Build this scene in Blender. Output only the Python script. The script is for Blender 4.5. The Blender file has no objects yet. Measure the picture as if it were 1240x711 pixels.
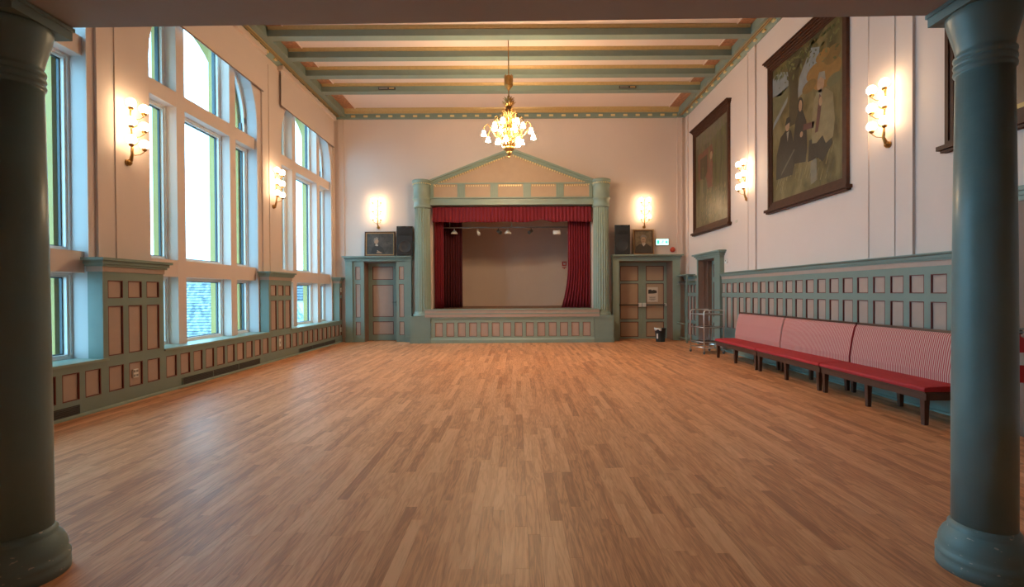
import bpy, math, random
from mathutils import Vector, Matrix
random.seed(7)
PI = math.pi
S = bpy.context.scene
COL = S.collection

# ------------------------------------------------------------------ camera
W_PX, H_PX, F_PX = 1240, 711, 580.0
CAM_H = 1.45
YAW, PITCH, ROLL = 0.002, -0.008, 0.0062
cam = bpy.data.cameras.new('camera')
cam.sensor_fit = 'HORIZONTAL'
cam.sensor_width = 36.0
cam.lens = 36.0 * F_PX / W_PX
cam.shift_x = -(627.19 - W_PX / 2) / W_PX
cam.shift_y = (358.63 - H_PX / 2) / W_PX
cam.clip_start = 0.02
cam.clip_end = 300
camo = bpy.data.objects.new('camera', cam)
COL.objects.link(camo)
fw = Vector((math.sin(YAW) * math.cos(PITCH), math.cos(YAW) * math.cos(PITCH), math.sin(PITCH)))
r0 = Vector((math.cos(YAW), -math.sin(YAW), 0))
u0 = r0.cross(fw)
rt = r0 * math.cos(ROLL) - u0 * math.sin(ROLL)
up = rt.cross(fw)
camo.matrix_world = Matrix(((rt.x, up.x, -fw.x, 0), (rt.y, up.y, -fw.y, 0), (rt.z, up.z, -fw.z, CAM_H), (0, 0, 0, 1)))
S.camera = camo

# ------------------------------------------------------------------ world, exposure
SKY = (0.33, 0.71, 1.0)
SKY_STRENGTH = 4.4
world = bpy.data.worlds.new('overcast_sky')
S.world = world
world.use_nodes = True
bgn = world.node_tree.nodes['Background']
bgn.inputs['Color'].default_value = (*SKY, 1)
bgn.inputs['Strength'].default_value = SKY_STRENGTH
S.view_settings.view_transform = 'Standard'
S.view_settings.look = 'None'
S.view_settings.exposure = 0.95
S.view_settings.gamma = 1.0
S.view_settings.use_curve_mapping = False
LAMP_COL = (1.0, 0.72, 0.42)
SCONCE_STRENGTH = 11.0
CHANDELIER_STRENGTH = 112.0

# ------------------------------------------------------------------ materials
def newmat(name):
    m = bpy.data.materials.new(name)
    m.use_nodes = True
    return m, m.node_tree.nodes, m.node_tree.links, m.node_tree.nodes['Principled BSDF']

def mat(name, col, rough=0.5, metal=0.0, var=0.08, scale=6.0, bump=0.0, bscale=60.0, spec=0.5, stretch=None, emit=None, es=0.0):
    """painted / plain surface with a little procedural unevenness"""
    m, N, L, P = newmat(name)
    P.inputs['Roughness'].default_value = rough
    P.inputs['Metallic'].default_value = metal
    P.inputs['Specular IOR Level'].default_value = spec
    tc = N.new('ShaderNodeTexCoord')
    mp = N.new('ShaderNodeMapping')
    if stretch: mp.inputs['Scale'].default_value = stretch
    L.new(tc.outputs['Object'], mp.inputs['Vector'])
    if var > 0:
        nz = N.new('ShaderNodeTexNoise')
        nz.inputs['Scale'].default_value = scale
        nz.inputs['Detail'].default_value = 5
        L.new(mp.outputs['Vector'], nz.inputs['Vector'])
        mx = N.new('ShaderNodeMix'); mx.data_type = 'RGBA'
        lo = [max(0, c * (1 - var * 1.6)) for c in col]; hi = [min(1, c * (1 + var * 1.6)) for c in col]
        mx.inputs[6].default_value = (*lo, 1); mx.inputs[7].default_value = (*hi, 1)
        L.new(nz.outputs['Fac'], mx.inputs[0])
        L.new(mx.outputs[2], P.inputs['Base Color'])
    else:
        P.inputs['Base Color'].default_value = (*col, 1)
    if bump > 0:
        nb = N.new('ShaderNodeTexNoise'); nb.inputs['Scale'].default_value = bscale; nb.inputs['Detail'].default_value = 4
        L.new(mp.outputs['Vector'], nb.inputs['Vector'])
        b = N.new('ShaderNodeBump'); b.inputs['Strength'].default_value = bump; b.inputs['Distance'].default_value = 0.01
        L.new(nb.outputs['Fac'], b.inputs['Height']); L.new(b.outputs['Normal'], P.inputs['Normal'])
    if emit:
        P.inputs['Emission Color'].default_value = (*emit, 1)
        P.inputs['Emission Strength'].default_value = es
    return m

M = {}
M['wall'] = mat('wall_plaster', (0.74, 0.60, 0.535), 0.6, var=0.03, scale=1.2, bump=0.08, bscale=14)
M['reveal'] = mat('window_reveal_paint', (0.62, 0.585, 0.585), 0.45, var=0.03, scale=2)
M['ceil'] = mat('ceiling_plaster', (0.80, 0.64, 0.58), 0.6, var=0.02, scale=2)
M['green'] = mat('sage_green_paint', (0.215, 0.282, 0.243), 0.42, var=0.06, scale=5, bump=0.05, bscale=40)
M['green_lt'] = mat('pale_sage_paint', (0.27, 0.345, 0.285), 0.42, var=0.06, scale=5)
M['teal'] = mat('teal_column_paint', (0.185, 0.265, 0.255), 0.38, var=0.08, scale=4, bump=0.1, bscale=25)
M['panel'] = mat('pinkish_panel_paint', (0.46, 0.335, 0.275), 0.5, var=0.05, scale=8)
M['tan'] = mat('tan_panel_paint', (0.50, 0.345, 0.23), 0.5, var=0.05, scale=5)
M['maroon'] = mat('maroon_moulding', (0.155, 0.028, 0.024), 0.4, var=0.1, scale=10)
M['gold'] = mat('gilt_moulding', (0.50, 0.35, 0.155), 0.42, metal=0.15, var=0.12, scale=20)
M['giltdot'] = mat('gilt_dentil', (0.85, 0.68, 0.34), 0.3, metal=0.3, var=0.05)
M['orange'] = mat('stencilled_coffer_end', (0.45, 0.20, 0.105), 0.5, var=0.5, scale=14)
M['beamsoffit'] = mat('gallery_beam_paint', (0.42, 0.41, 0.41), 0.6, var=0.06, scale=3)
M['brown'] = mat('brown_jamb_paint', (0.25, 0.15, 0.11), 0.5, var=0.06)
M['darkwood'] = mat('dark_stained_wood', (0.075, 0.030, 0.018), 0.35, var=0.35, scale=9, stretch=(1, 1, 12), bump=0.05)
M['bench_wood'] = mat('bench_dark_wood', (0.085, 0.036, 0.024), 0.35, var=0.3, scale=8, stretch=(1, 12, 12))
M['frame_wood'] = mat('walnut_picture_frame', (0.075, 0.028, 0.016), 0.5, var=0.25, scale=10, spec=0.25)
M['white'] = mat('white_window_frame', (0.80, 0.78, 0.76), 0.35, var=0.02)
M['gasket'] = mat('dark_sash_edge', (0.06, 0.09, 0.11), 0.4, var=0.05)
M['stone'] = mat('yellow_outer_stone', (0.47, 0.335, 0.105), 0.75, var=0.08, scale=4)
M['black'] = mat('black_plastic', (0.012, 0.012, 0.013), 0.45, var=0.1)
M['grille'] = mat('speaker_mesh', (0.022, 0.022, 0.024), 0.6, var=0.2, scale=90)
M['cone'] = mat('speaker_cone', (0.035, 0.035, 0.038), 0.5, var=0.1)
M['chrome'] = mat('chrome_tube', (0.72, 0.70, 0.67), 0.34, metal=0.8, var=0.03)
M['steel'] = mat('brushed_steel', (0.5, 0.5, 0.5), 0.35, metal=0.9, var=0.05)
M['wire'] = mat('brown_shelf', (0.10, 0.06, 0.045), 0.45, var=0.1)
M['brass'] = mat('aged_brass', (0.36, 0.20, 0.065), 0.34, metal=0.9, var=0.2, scale=30)
M['seat'] = mat('red_seat_fabric', (0.46, 0.022, 0.030), 0.75, var=0.12, scale=30, bump=0.1, bscale=300)
M['velvet'] = mat('crimson_velvet', (0.20, 0.008, 0.018), 0.8, var=0.25, scale=8, stretch=(6, 6, 0.6))
M['velvet_shaded'] = mat('shaded_crimson_velvet', (0.085, 0.006, 0.012), 0.85, var=0.25, scale=8, stretch=(6, 6, 0.6))  # crimson velvet darkened: shade behind the front curtain is in the colour
M['cyc'] = mat('stage_back_plaster', (0.80, 0.63, 0.53), 0.7, var=0.04, scale=1.5)
M['stageboard'] = mat('stage_boards', (0.22, 0.11, 0.06), 0.5, var=0.2, stretch=(8, 1, 1))
M['red'] = mat('signal_red', (0.52, 0.02, 0.018), 0.35, var=0.04)
M['orange_red'] = mat('alarm_red', (0.62, 0.08, 0.03), 0.35, var=0.04)
M['whiteplastic'] = mat('white_plastic', (0.78, 0.76, 0.72), 0.35, var=0.02)
M['paper'] = mat('poster_paper', (0.72, 0.62, 0.52), 0.7, var=0.04)
M['ink'] = mat('printed_ink', (0.06, 0.045, 0.04), 0.7, var=0.2, scale=40)
M['gilt_frame'] = mat('gilt_picture_frame', (0.34, 0.20, 0.085), 0.35, metal=0.3, var=0.25, scale=30)
M['grey'] = mat('grey_plaque', (0.30, 0.29, 0.28), 0.5, var=0.05)
M['darkgrey'] = mat('dark_grey_metal', (0.07, 0.065, 0.06), 0.5, var=0.05)
M['exit'] = mat('lit_exit_sign', (0.1, 0.5, 0.42), 0.4, var=0, emit=(0.50, 1.0, 0.95), es=1.0)
M['exit_mark'] = mat('exit_sign_mark', (0.0, 0.25, 0.18), 0.5, var=0, emit=(0.03, 0.42, 0.30), es=1.0)
def slatemat(name, lo, hi):
    m, N, L, P = newmat(name)
    at = N.new('ShaderNodeAttribute'); at.attribute_name = 'tone'
    cr = N.new('ShaderNodeValToRGB'); cr.color_ramp.elements[0].color = (*lo, 1); cr.color_ramp.elements[1].color = (*hi, 1)
    L.new(at.outputs['Fac'], cr.inputs['Fac']); L.new(cr.outputs['Color'], P.inputs['Base Color']); P.inputs['Roughness'].default_value = 0.7
    return m
def wornmat(name, col, chip, thr):
    m, N, L, P = newmat(name)
    tc = N.new('ShaderNodeTexCoord'); nz = N.new('ShaderNodeTexNoise'); nz.inputs['Scale'].default_value = 26; nz.inputs['Detail'].default_value = 6
    mp = N.new('ShaderNodeMapping'); mp.inputs['Scale'].default_value = (1, 1, 2.2); L.new(tc.outputs['Object'], mp.inputs['Vector']); L.new(mp.outputs['Vector'], nz.inputs['Vector'])
    cr = N.new('ShaderNodeValToRGB'); e = cr.color_ramp.elements
    e[0].position = thr; e[0].color = (*col, 1); e[1].position = thr + 0.03; e[1].color = (*chip, 1)
    L.new(nz.outputs['Fac'], cr.inputs['Fac']); L.new(cr.outputs['Color'], P.inputs['Base Color']); P.inputs['Roughness'].default_value = 0.42
    return m
M['teal_worn'] = wornmat('worn_teal_column_base', (0.185, 0.265, 0.255), (0.50, 0.46, 0.42), 0.66)
M['slate'] = slatemat('blue_grey_slate', (0.11, 0.135, 0.155), (0.34, 0.38, 0.41))
M['slate_dark'] = mat('dark_slate', (0.10, 0.11, 0.13), 0.7, var=0.3, scale=3)
M['house'] = mat('pale_render', (0.62, 0.64, 0.62), 0.8, var=0.08)
M['ground'] = mat('street_ground', (0.30, 0.31, 0.31), 0.9, var=0.2, scale=0.6)
M['winglass'] = mat('dark_window_glass', (0.10, 0.14, 0.16), 0.15, var=0.05)
M['soil'] = mat('floor_underlay', (0.30, 0.12, 0.06), 0.8, var=0.1)

def glassmat():
    m, N, L, P = newmat('window_glass')
    N.remove(P)
    t = N.new('ShaderNodeBsdfTransparent'); t.inputs['Color'].default_value = (0.93, 0.97, 0.97, 1)
    g = N.new('ShaderNodeBsdfGlossy'); g.inputs['Roughness'].default_value = 0.02
    fr = N.new('ShaderNodeFresnel'); fr.inputs['IOR'].default_value = 1.45
    mx = N.new('ShaderNodeMixShader')
    geo = N.new('ShaderNodeNewGeometry')          # the inner side of each face lets the ray out without a second reflection
    inv = N.new('ShaderNodeMath'); inv.operation = 'SUBTRACT'; inv.inputs[0].default_value = 1.0; L.new(geo.outputs['Backfacing'], inv.inputs[1])
    mm = N.new('ShaderNodeMath'); mm.operation = 'MULTIPLY'; L.new(fr.outputs['Fac'], mm.inputs[0]); L.new(inv.outputs[0], mm.inputs[1])
    L.new(mm.outputs[0], mx.inputs[0]); L.new(t.outputs[0], mx.inputs[1]); L.new(g.outputs[0], mx.inputs[2])
    L.new(mx.outputs[0], N['Material Output'].inputs['Surface'])
    return m
M['glass'] = glassmat()

def lampmat(name, strength):
    m, N, L, P = newmat(name)
    P.inputs['Base Color'].default_value = (0.9, 0.85, 0.75, 1)
    P.inputs['Roughness'].default_value = 0.3
    P.inputs['Emission Color'].default_value = (*LAMP_COL, 1)
    P.inputs['Emission Strength'].default_value = strength
    return m

def floormat():
    m, N, L, P = newmat('oak_parquet')
    geo = N.new('ShaderNodeNewGeometry')
    at = N.new('ShaderNodeAttribute'); at.attribute_name = 'tone'
    oi = N.new('ShaderNodeObjectInfo')
    # offset the grain per plank
    add = N.new('ShaderNodeMath'); add.operation = 'ADD'
    L.new(at.outputs['Fac'], add.inputs[0]); L.new(oi.outputs['Random'], add.inputs[1])
    mul = N.new('ShaderNodeMath'); mul.operation = 'MULTIPLY'; mul.inputs[1].default_value = 57.0
    L.new(add.outputs[0], mul.inputs[0])
    cmb = N.new('ShaderNodeCombineXYZ'); L.new(mul.outputs[0], cmb.inputs[0]); L.new(mul.outputs[0], cmb.inputs[2])
    va = N.new('ShaderNodeVectorMath'); va.operation = 'ADD'
    L.new(geo.outputs['Position'], va.inputs[0]); L.new(cmb.outputs[0], va.inputs[1])
    mp = N.new('ShaderNodeMapping'); mp.inputs['Scale'].default_value = (1, 0.09, 1)
    L.new(va.outputs[0], mp.inputs['Vector'])
    nz = N.new('ShaderNodeTexNoise'); nz.inputs['Scale'].default_value = 16; nz.inputs['Detail'].default_value = 3; nz.inputs['Distortion'].default_value = 0.6
    L.new(mp.outputs['Vector'], nz.inputs['Vector'])
    # cathedral rings: fold the noise into bands
    m2 = N.new('ShaderNodeMath'); m2.operation = 'MULTIPLY'; m2.inputs[1].default_value = 34
    L.new(nz.outputs['Fac'], m2.inputs[0])
    sn = N.new('ShaderNodeMath'); sn.operation = 'SINE'; L.new(m2.outputs[0], sn.inputs[0])
    fine = N.new('ShaderNodeTexNoise'); fine.inputs['Scale'].default_value = 240; fine.inputs['Detail'].default_value = 2
    mp2 = N.new('ShaderNodeMapping'); mp2.inputs['Scale'].default_value = (1, 0.035, 1)
    L.new(va.outputs[0], mp2.inputs['Vector']); L.new(mp2.outputs['Vector'], fine.inputs['Vector'])
    cr = N.new('ShaderNodeValToRGB')
    e = cr.color_ramp.elements
    e[0].position = 0.0; e[0].color = (0.450, 0.168, 0.070, 1)
    e[1].position = 1.0; e[1].color = (0.840, 0.415, 0.205, 1)
    k = e.new(0.5); k.color = (0.690, 0.295, 0.132, 1)
    # tone + grain
    gr = N.new('ShaderNodeMath'); gr.operation = 'MULTIPLY_ADD'; gr.inputs[1].default_value = 0.19
    L.new(sn.outputs[0], gr.inputs[0]); L.new(at.outputs['Fac'], gr.inputs[2])
    g2 = N.new('ShaderNodeMath'); g2.operation = 'MULTIPLY_ADD'; g2.inputs[1].default_value = 0.85
    sub = N.new('ShaderNodeMath'); sub.operation = 'SUBTRACT'; sub.inputs[1].default_value = 0.5
    L.new(fine.outputs['Fac'], sub.inputs[0]); L.new(sub.outputs[0], g2.inputs[0]); L.new(gr.outputs[0], g2.inputs[2])
    L.new(g2.outputs[0], cr.inputs['Fac'])
    L.new(cr.outputs['Color'], P.inputs['Base Color'])
    P.inputs['Specular IOR Level'].default_value = 0.4
    rr = N.new('ShaderNodeMapRange'); rr.inputs['To Min'].default_value = 0.36; rr.inputs['To Max'].default_value = 0.50
    big = N.new('ShaderNodeTexNoise'); big.inputs['Scale'].default_value = 1.6; big.inputs['Detail'].default_value = 4
    L.new(geo.outputs['Position'], big.inputs['Vector']); L.new(big.outputs['Fac'], rr.inputs['Value']); L.new(rr.outputs[0], P.inputs['Roughness'])
    b = N.new('ShaderNodeBump'); b.inputs['Strength'].default_value = 0.12; b.inputs['Distance'].default_value = 0.002
    L.new(fine.outputs['Fac'], b.inputs['Height']); L.new(b.outputs['Normal'], P.inputs['Normal'])
    return m
M['floor'] = floormat()

def stripemat():
    m, N, L, P = newmat('red_white_striped_fabric')
    tc = N.new('ShaderNodeTexCoord')
    sp = N.new('ShaderNodeSeparateXYZ'); L.new(tc.outputs['Object'], sp.inputs[0])
    mu = N.new('ShaderNodeMath'); mu.operation = 'MULTIPLY'; mu.inputs[1].default_value = 2 * PI / 0.0265
    L.new(sp.outputs['X'], mu.inputs[0])
    sn = N.new('ShaderNodeMath'); sn.operation = 'SINE'; L.new(mu.outputs[0], sn.inputs[0])
    cr = N.new('ShaderNodeValToRGB'); e = cr.color_ramp.elements
    e[0].position = 0.42; e[0].color = (0.47, 0.045, 0.055, 1)
    e[1].position = 0.58; e[1].color = (0.66, 0.42, 0.36, 1)
    h = N.new('ShaderNodeMath'); h.operation = 'MULTIPLY_ADD'; h.inputs[1].default_value = 0.5; h.inputs[2].default_value = 0.5
    L.new(sn.outputs[0], h.inputs[0]); L.new(h.outputs[0], cr.inputs['Fac'])
    L.new(cr.outputs['Color'], P.inputs['Base Color'])
    P.inputs['Roughness'].default_value = 0.8
    return m
M['stripe'] = stripemat()

def canvasmat(name, c1, c2, c3, scale=(3, 3, 3), rough=0.34):
    m, N, L, P = newmat(name)
    tc = N.new('ShaderNodeTexCoord'); mp = N.new('ShaderNodeMapping'); mp.inputs['Scale'].default_value = scale
    L.new(tc.outputs['Object'], mp.inputs['Vector'])
    nz = N.new('ShaderNodeTexNoise'); nz.inputs['Scale'].default_value = 1.5; nz.inputs['Detail'].default_value = 7; nz.inputs['Distortion'].default_value = 0.8
    L.new(mp.outputs['Vector'], nz.inputs['Vector'])
    cr = N.new('ShaderNodeValToRGB'); e = cr.color_ramp.elements
    e[0].position = 0.3; e[0].color = (*c1, 1); e[1].position = 0.7; e[1].color = (*c3, 1)
    k = e.new(0.5); k.color = (*c2, 1)
    L.new(nz.outputs['Fac'], cr.inputs['Fac']); L.new(cr.outputs['Color'], P.inputs['Base Color'])
    P.inputs['Roughness'].default_value = rough
    nb = N.new('ShaderNodeTexNoise'); nb.inputs['Scale'].default_value = 9; nb.inputs['Detail'].default_value = 5
    L.new(mp.outputs['Vector'], nb.inputs['Vector'])
    b = N.new('ShaderNodeBump'); b.inputs['Strength'].default_value = 0.25; b.inputs['Distance'].default_value = 0.01
    L.new(nb.outputs['Fac'], b.inputs['Height']); L.new(b.outputs['Normal'], P.inputs['Normal'])
    return m

# ------------------------------------------------------------------ mesh helpers
class MB:
    def __init__(s): s.v = []; s.f = []; s.m = []; s.sm = []
    def face(s, idx, m=0, smooth=False): s.f.append(tuple(idx)); s.m.append(m); s.sm.append(smooth)
    def box(s, x0, x1, y0, y1, z0, z1, m=0):
        b = len(s.v)
        s.v += [(x0, y0, z0), (x1, y0, z0), (x1, y1, z0), (x0, y1, z0), (x0, y0, z1), (x1, y0, z1), (x1, y1, z1), (x0, y1, z1)]
        for q in ((0, 3, 2, 1), (4, 5, 6, 7), (0, 1, 5, 4), (1, 2, 6, 5), (2, 3, 7, 6), (3, 0, 4, 7)):
            s.face([b + i for i in q], m)
        return s
    def hexa(s, pts, m=0):
        b = len(s.v); s.v += [tuple(p) for p in pts]
        for q in ((0, 3, 2, 1), (4, 5, 6, 7), (0, 1, 5, 4), (1, 2, 6, 5), (2, 3, 7, 6), (3, 0, 4, 7)):
            s.face([b + i for i in q], m)
        return s
    def prism(s, poly, axis, a, c, m=0):
        """extrude a 2D polygon; axis 'x': poly=(y,z); 'y': poly=(x,z); 'z': poly=(x,y)"""
        def P(p, t):
            return {'x': (t, p[0], p[1]), 'y': (p[0], t, p[1]), 'z': (p[0], p[1], t)}[axis]
        b = len(s.v); n = len(poly)
        s.v += [P(p, a) for p in poly] + [P(p, c) for p in poly]
        s.face(range(b, b + n), m); s.face([b + n + i for i in range(n)][::-1], m)
        for i in range(n):
            j = (i + 1) % n
            s.face((b + j, b + i, b + n + i, b + n + j), m)
        return s
    def lathe(s, prof, c=(0, 0), seg=24, m=0, smooth=True, flute=0, fd=0.0, cap=True):
        """profile (r,z) about a vertical axis"""
        b = len(s.v); n = len(prof)
        for r, z in prof:
            for k in range(seg):
                a = 2 * PI * k / seg
                s.v.append((c[0] + r * math.cos(a), c[1] + r * math.sin(a), z))
        for i in range(n - 1):
            for k in range(seg):
                j = (k + 1) % seg
                s.face((b + i * seg + k, b + i * seg + j, b + (i + 1) * seg + j, b + (i + 1) * seg + k), m, smooth)
        if cap:
            s.face([b + k for k in range(seg)][::-1], m); s.face([b + (n - 1) * seg + k for k in range(seg)], m)
        return s
    def tube(s, pts, r, seg=8, m=0, radii=None):
        pts = [Vector(p) for p in pts]; n = len(pts); b = len(s.v)
        prev = None
        for i, p in enumerate(pts):
            t = (pts[min(i + 1, n - 1)] - pts[max(i - 1, 0)]).normalized()
            if prev is None:
                ref = Vector((0, 0, 1)) if abs(t.z) < 0.9 else Vector((1, 0, 0))
                nx = t.cross(ref).normalized()
            else:
                nx = (prev - t * prev.dot(t)).normalized()
            prev = nx; ny = t.cross(nx)
            rr = radii[i] if radii else r
            for k in range(seg):
                a = 2 * PI * k / seg
                s.v.append(tuple(p + nx * rr * math.cos(a) + ny * rr * math.sin(a)))
        for i in range(n - 1):
            for k in range(seg):
                j = (k + 1) % seg
                s.face((b + i * seg + k, b + i * seg + j, b + (i + 1) * seg + j, b + (i + 1) * seg + k), m, True)
        s.face([b + k for k in range(seg)][::-1], m); s.face([b + (n - 1) * seg + k for k in range(seg)], m)
        return s
    def ball(s, c, r, seg=14, rings=8, m=0, sz=1.0):
        prof = [(max(1e-4, r * math.sin(PI * i / rings)), c[2] - r * sz * math.cos(PI * i / rings)) for i in range(rings + 1)]
        return s.lathe(prof, (c[0], c[1]), seg, m, True)
    def poly(s, pts, m=0):
        b = len(s.v); s.v += [tuple(p) for p in pts]; s.face(range(b, b + len(pts)), m); return s
    def sheet(s, grid, m=0, smooth=True):
        b = len(s.v); h = len(grid); w = len(grid[0])
        for row in grid: s.v += [tuple(p) for p in row]
        for i in range(h - 1):
            for j in range(w - 1):
                s.face((b + i * w + j, b + i * w + j + 1, b + (i + 1) * w + j + 1, b + (i + 1) * w + j), m, smooth)
        return s
    def mesh(s, name, mats):
        me = bpy.data.meshes.new(name)
        me.from_pydata(s.v, [], s.f)
        me.polygons.foreach_set('material_index', s.m)
        me.polygons.foreach_set('use_smooth', s.sm)
        for k in (mats if isinstance(mats, (list, tuple)) else [mats]): me.materials.append(M[k] if isinstance(k, str) else k)
        me.update()
        return me
    def build(s, name, mats, parent=None, loc=(0, 0, 0), rz=0.0, bevel=0.0):
        o = bpy.data.objects.new(name, s.mesh(name, mats))
        COL.objects.link(o); o.location = loc; o.rotation_euler = (0, 0, rz)
        if parent: o.parent = parent
        if bevel:
            b = o.modifiers.new('bevel', 'BEVEL'); b.width = bevel; b.segments = 2; b.limit_method = 'ANGLE'
        return o

def empty(name, loc=(0, 0, 0), rz=0.0, parent=None):
    o = bpy.data.objects.new(name, None); COL.objects.link(o)
    o.location = loc; o.rotation_euler = (0, 0, rz); o.empty_display_size = 0.1
    if parent: o.parent = parent
    return o
def inst(name, mesh, parent, loc=(0, 0, 0), rz=0.0):
    o = bpy.data.objects.new(name, mesh); COL.objects.link(o)
    o.location = loc; o.rotation_euler = (0, 0, rz); o.parent = parent
    return o
def tag(o, label, cat, group=None):
    o['label'] = label; o['category'] = cat
    if group: o['group'] = group
    return o
def struct(o): o['kind'] = 'structure'; return o
def stuff(o): o['kind'] = 'stuff'; return o
def kids(o): return [c for c in bpy.data.objects if c.parent == o]
def copy_tree(o, parent=None):
    c = o.copy(); COL.objects.link(c)
    if parent: c.parent = parent
    for k in TREE.get(o.name, kids(o)): copy_tree(k, c)
    return c
TREE = {}
# wall frames: local x runs to the viewer's right, local y goes into the wall, z up
def wroot(name, wall, u, d, z=0.0):
    if wall == 'L': return empty(name, (-d, u, z), PI / 2)      # local x = +Y
    if wall == 'R': return empty(name, (d, u, z), -PI / 2)      # local x = -Y
    return empty(name, (u, d, z), 0)

# ------------------------------------------------------------------ principal dimensions (metres)
XL, XR = -5.42, 5.06            # upper wall planes
XLD, XRD = -5.22, 5.00          # dado planes
YB, YF = 14.30, -2.0            # back wall, wall behind the viewer
ZC = 6.88                       # ceiling
WIN = [(3.135, 6.08), (7.115, 10.06), (11.10, 14.04)]     # window openings along the left wall
ZSILL, ZSPR = 0.645, 5.0
WT = 0.345                       # reveal depth to the outer stone

# ================================================================== STRUCTURE
# ---- floor
fl = struct(MB().box(XL - 0.2, XR + 0.25, YF, YB + 0.5, -0.12, -0.022).build('floor', 'soil'))
PW = 0.074
LENS = [0.45, 0.62, 0.80, 1.02, 1.25]
TONES = 9
def plank_mesh(l, tone, name='plank'):
    w = PW - 0.0005
    h = -0.0002 - random.random() * 0.0002
    b = 0.0005
    mb = MB(); x, y = w / 2, l / 2 - 0.00025
    mb.v += [(-x, -y, -0.02), (x, -y, -0.02), (x, y, -0.02), (-x, y, -0.02), (-x, -y, h - b), (x, -y, h - b), (x, y, h - b), (-x, y, h - b),
             (-x + b, -y + b, h), (x - b, -y + b, h), (x - b, y - b, h), (-x + b, y - b, h)]
    for q in ((8, 9, 10, 11), (4, 5, 9, 8), (5, 6, 10, 9), (6, 7, 11, 10), (7, 4, 8, 11), (0, 1, 5, 4), (1, 2, 6, 5), (2, 3, 7, 6), (3, 0, 4, 7)):
        mb.face(q)
    me = mb.mesh(name, 'floor')
    a = me.attributes.new('tone', 'FLOAT', 'FACE')
    a.data.foreach_set('value', [tone] * len(me.polygons))
    return me
PM = {(l, t): plank_mesh(l, 0.02 + 0.96 * t / (TONES - 1)) for l in LENS for t in range(TONES)}
planks = []
nstrip = int((XR + 0.05 - XL) / PW) + 1
for i in range(nstrip):
    x = XL + PW * (i + 0.5)
    y = YF + random.random() * -0.8 + 0.8
    while y < YB + 0.3:
        l = random.choice(LENS)
        t = min(TONES - 1, max(0, int(random.gauss(4.0, 1.6) + 0.5)))
        planks.append((x, y + l / 2, l, t)); y += l
def seen(p): return p[1] > 2.15 and abs(p[0]) < p[1] * 1.07 + 0.15
vis = sorted([p for p in planks if seen(p)], key=lambda p: p[1])
near = set(vis[:295])
smb = MB(); tones = []
for p in planks:
    if p in near:
        inst('plank', PM[(p[2], p[3])], fl, (p[0], p[1], 0))
    else:
        x, y, l, t = p
        w = PW / 2 - 0.00025; hl = l / 2 - 0.00025; h = -0.0002 - random.random() * 0.0002; b = len(smb.v)
        smb.v += [(x - w, y - hl, h), (x + w, y - hl, h), (x + w, y + hl, h), (x - w, y + hl, h), (x - w, y - hl, -0.02), (x + w, y - hl, -0.02), (x + w, y + hl, -0.02), (x - w, y + hl, -0.02)]
        for q in ((0, 1, 2, 3), (4, 5, 1, 0), (5, 6, 2, 1), (6, 7, 3, 2), (7, 4, 0, 3)): smb.face([b + k for k in q])
        tones += [min(1, max(0, 0.02 + 0.96 * t / (TONES - 1) + random.uniform(-0.04, 0.04)))] * 5
o = stuff(smb.build('planks', 'floor', fl))
a = o.data.attributes.new('tone', 'FLOAT', 'FACE'); a.data.foreach_set('value', tones)

# ---- left wall with three arched openings (local frame: x=worldY, y=-worldX)
def arch_pts(a, b, zs, n=20):
    c, r = (a + b) / 2, (b - a) / 2
    return [(c - r * math.cos(PI * i / n), zs + r * math.sin(PI * i / n)) for i in range(n + 1)]
def left_wall(mb, d0, d1, m, inset=0.0):
    """solid from depth d0 to d1 with the window openings cut out"""
    edges = [YF] + [e for w in WIN for e in (w[0] + inset, w[1] - inset)] + [YB + 0.05]
    for i in range(0, len(edges), 2): mb.box(edges[i], edges[i + 1], d0, d1, -0.1, ZC + 0.1, m)
    for w in WIN:
        a, b = w[0] + inset, w[1] - inset
        mb.box(a, b, d0, d1, -0.1, ZSILL - 0.03, m)
        ap = arch_pts(a, b, ZSPR)
        for (x1, z1), (x2, z2) in zip(ap[:-1], ap[1:]):
            mb.hexa([(x1, d0, z1), (x2, d0, z2), (x2, d1, z2), (x1, d1, z1), (x1, d0, ZC + 0.1), (x2, d0, ZC + 0.1), (x2, d1, ZC + 0.1), (x1, d1, ZC + 0.1)], m)
wl = struct(empty('wall_left', (0, 0, 0), PI / 2))
mb = MB(); left_wall(mb, -XL, -XL + 0.012, 0); mb.build('plaster', 'wall', wl)
mb = MB(); left_wall(mb, -XL + 0.012, -XL + WT, 0); mb.build('reveal', 'reveal', wl)
mb = MB(); left_wall(mb, -XL + WT, -XL + WT + 0.30, 0, 0.10); mb.build('outer_stone', 'stone', wl)
def lesene(parent, x0, x1, y, z0, z1, m='wall'):
    mb = MB(); mb.box(x0, x1, y - 0.022, y, z0, z1)
    for x in (x0, x1): mb.box(x - 0.012, x + 0.012, y - 0.034, y, z0, z1)
    return mb.build('pilaster_strip', m, parent)
for y0 in (6.20, 10.22): lesene(wl, y0, y0 + 0.28, -XL, 1.92, 6.45)
lesene(wl, 14.16, 14.26, -XL, 1.92, 6.45)
lesene(wl, 2.62, 2.9, -XL, 1.92, 6.45)

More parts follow.
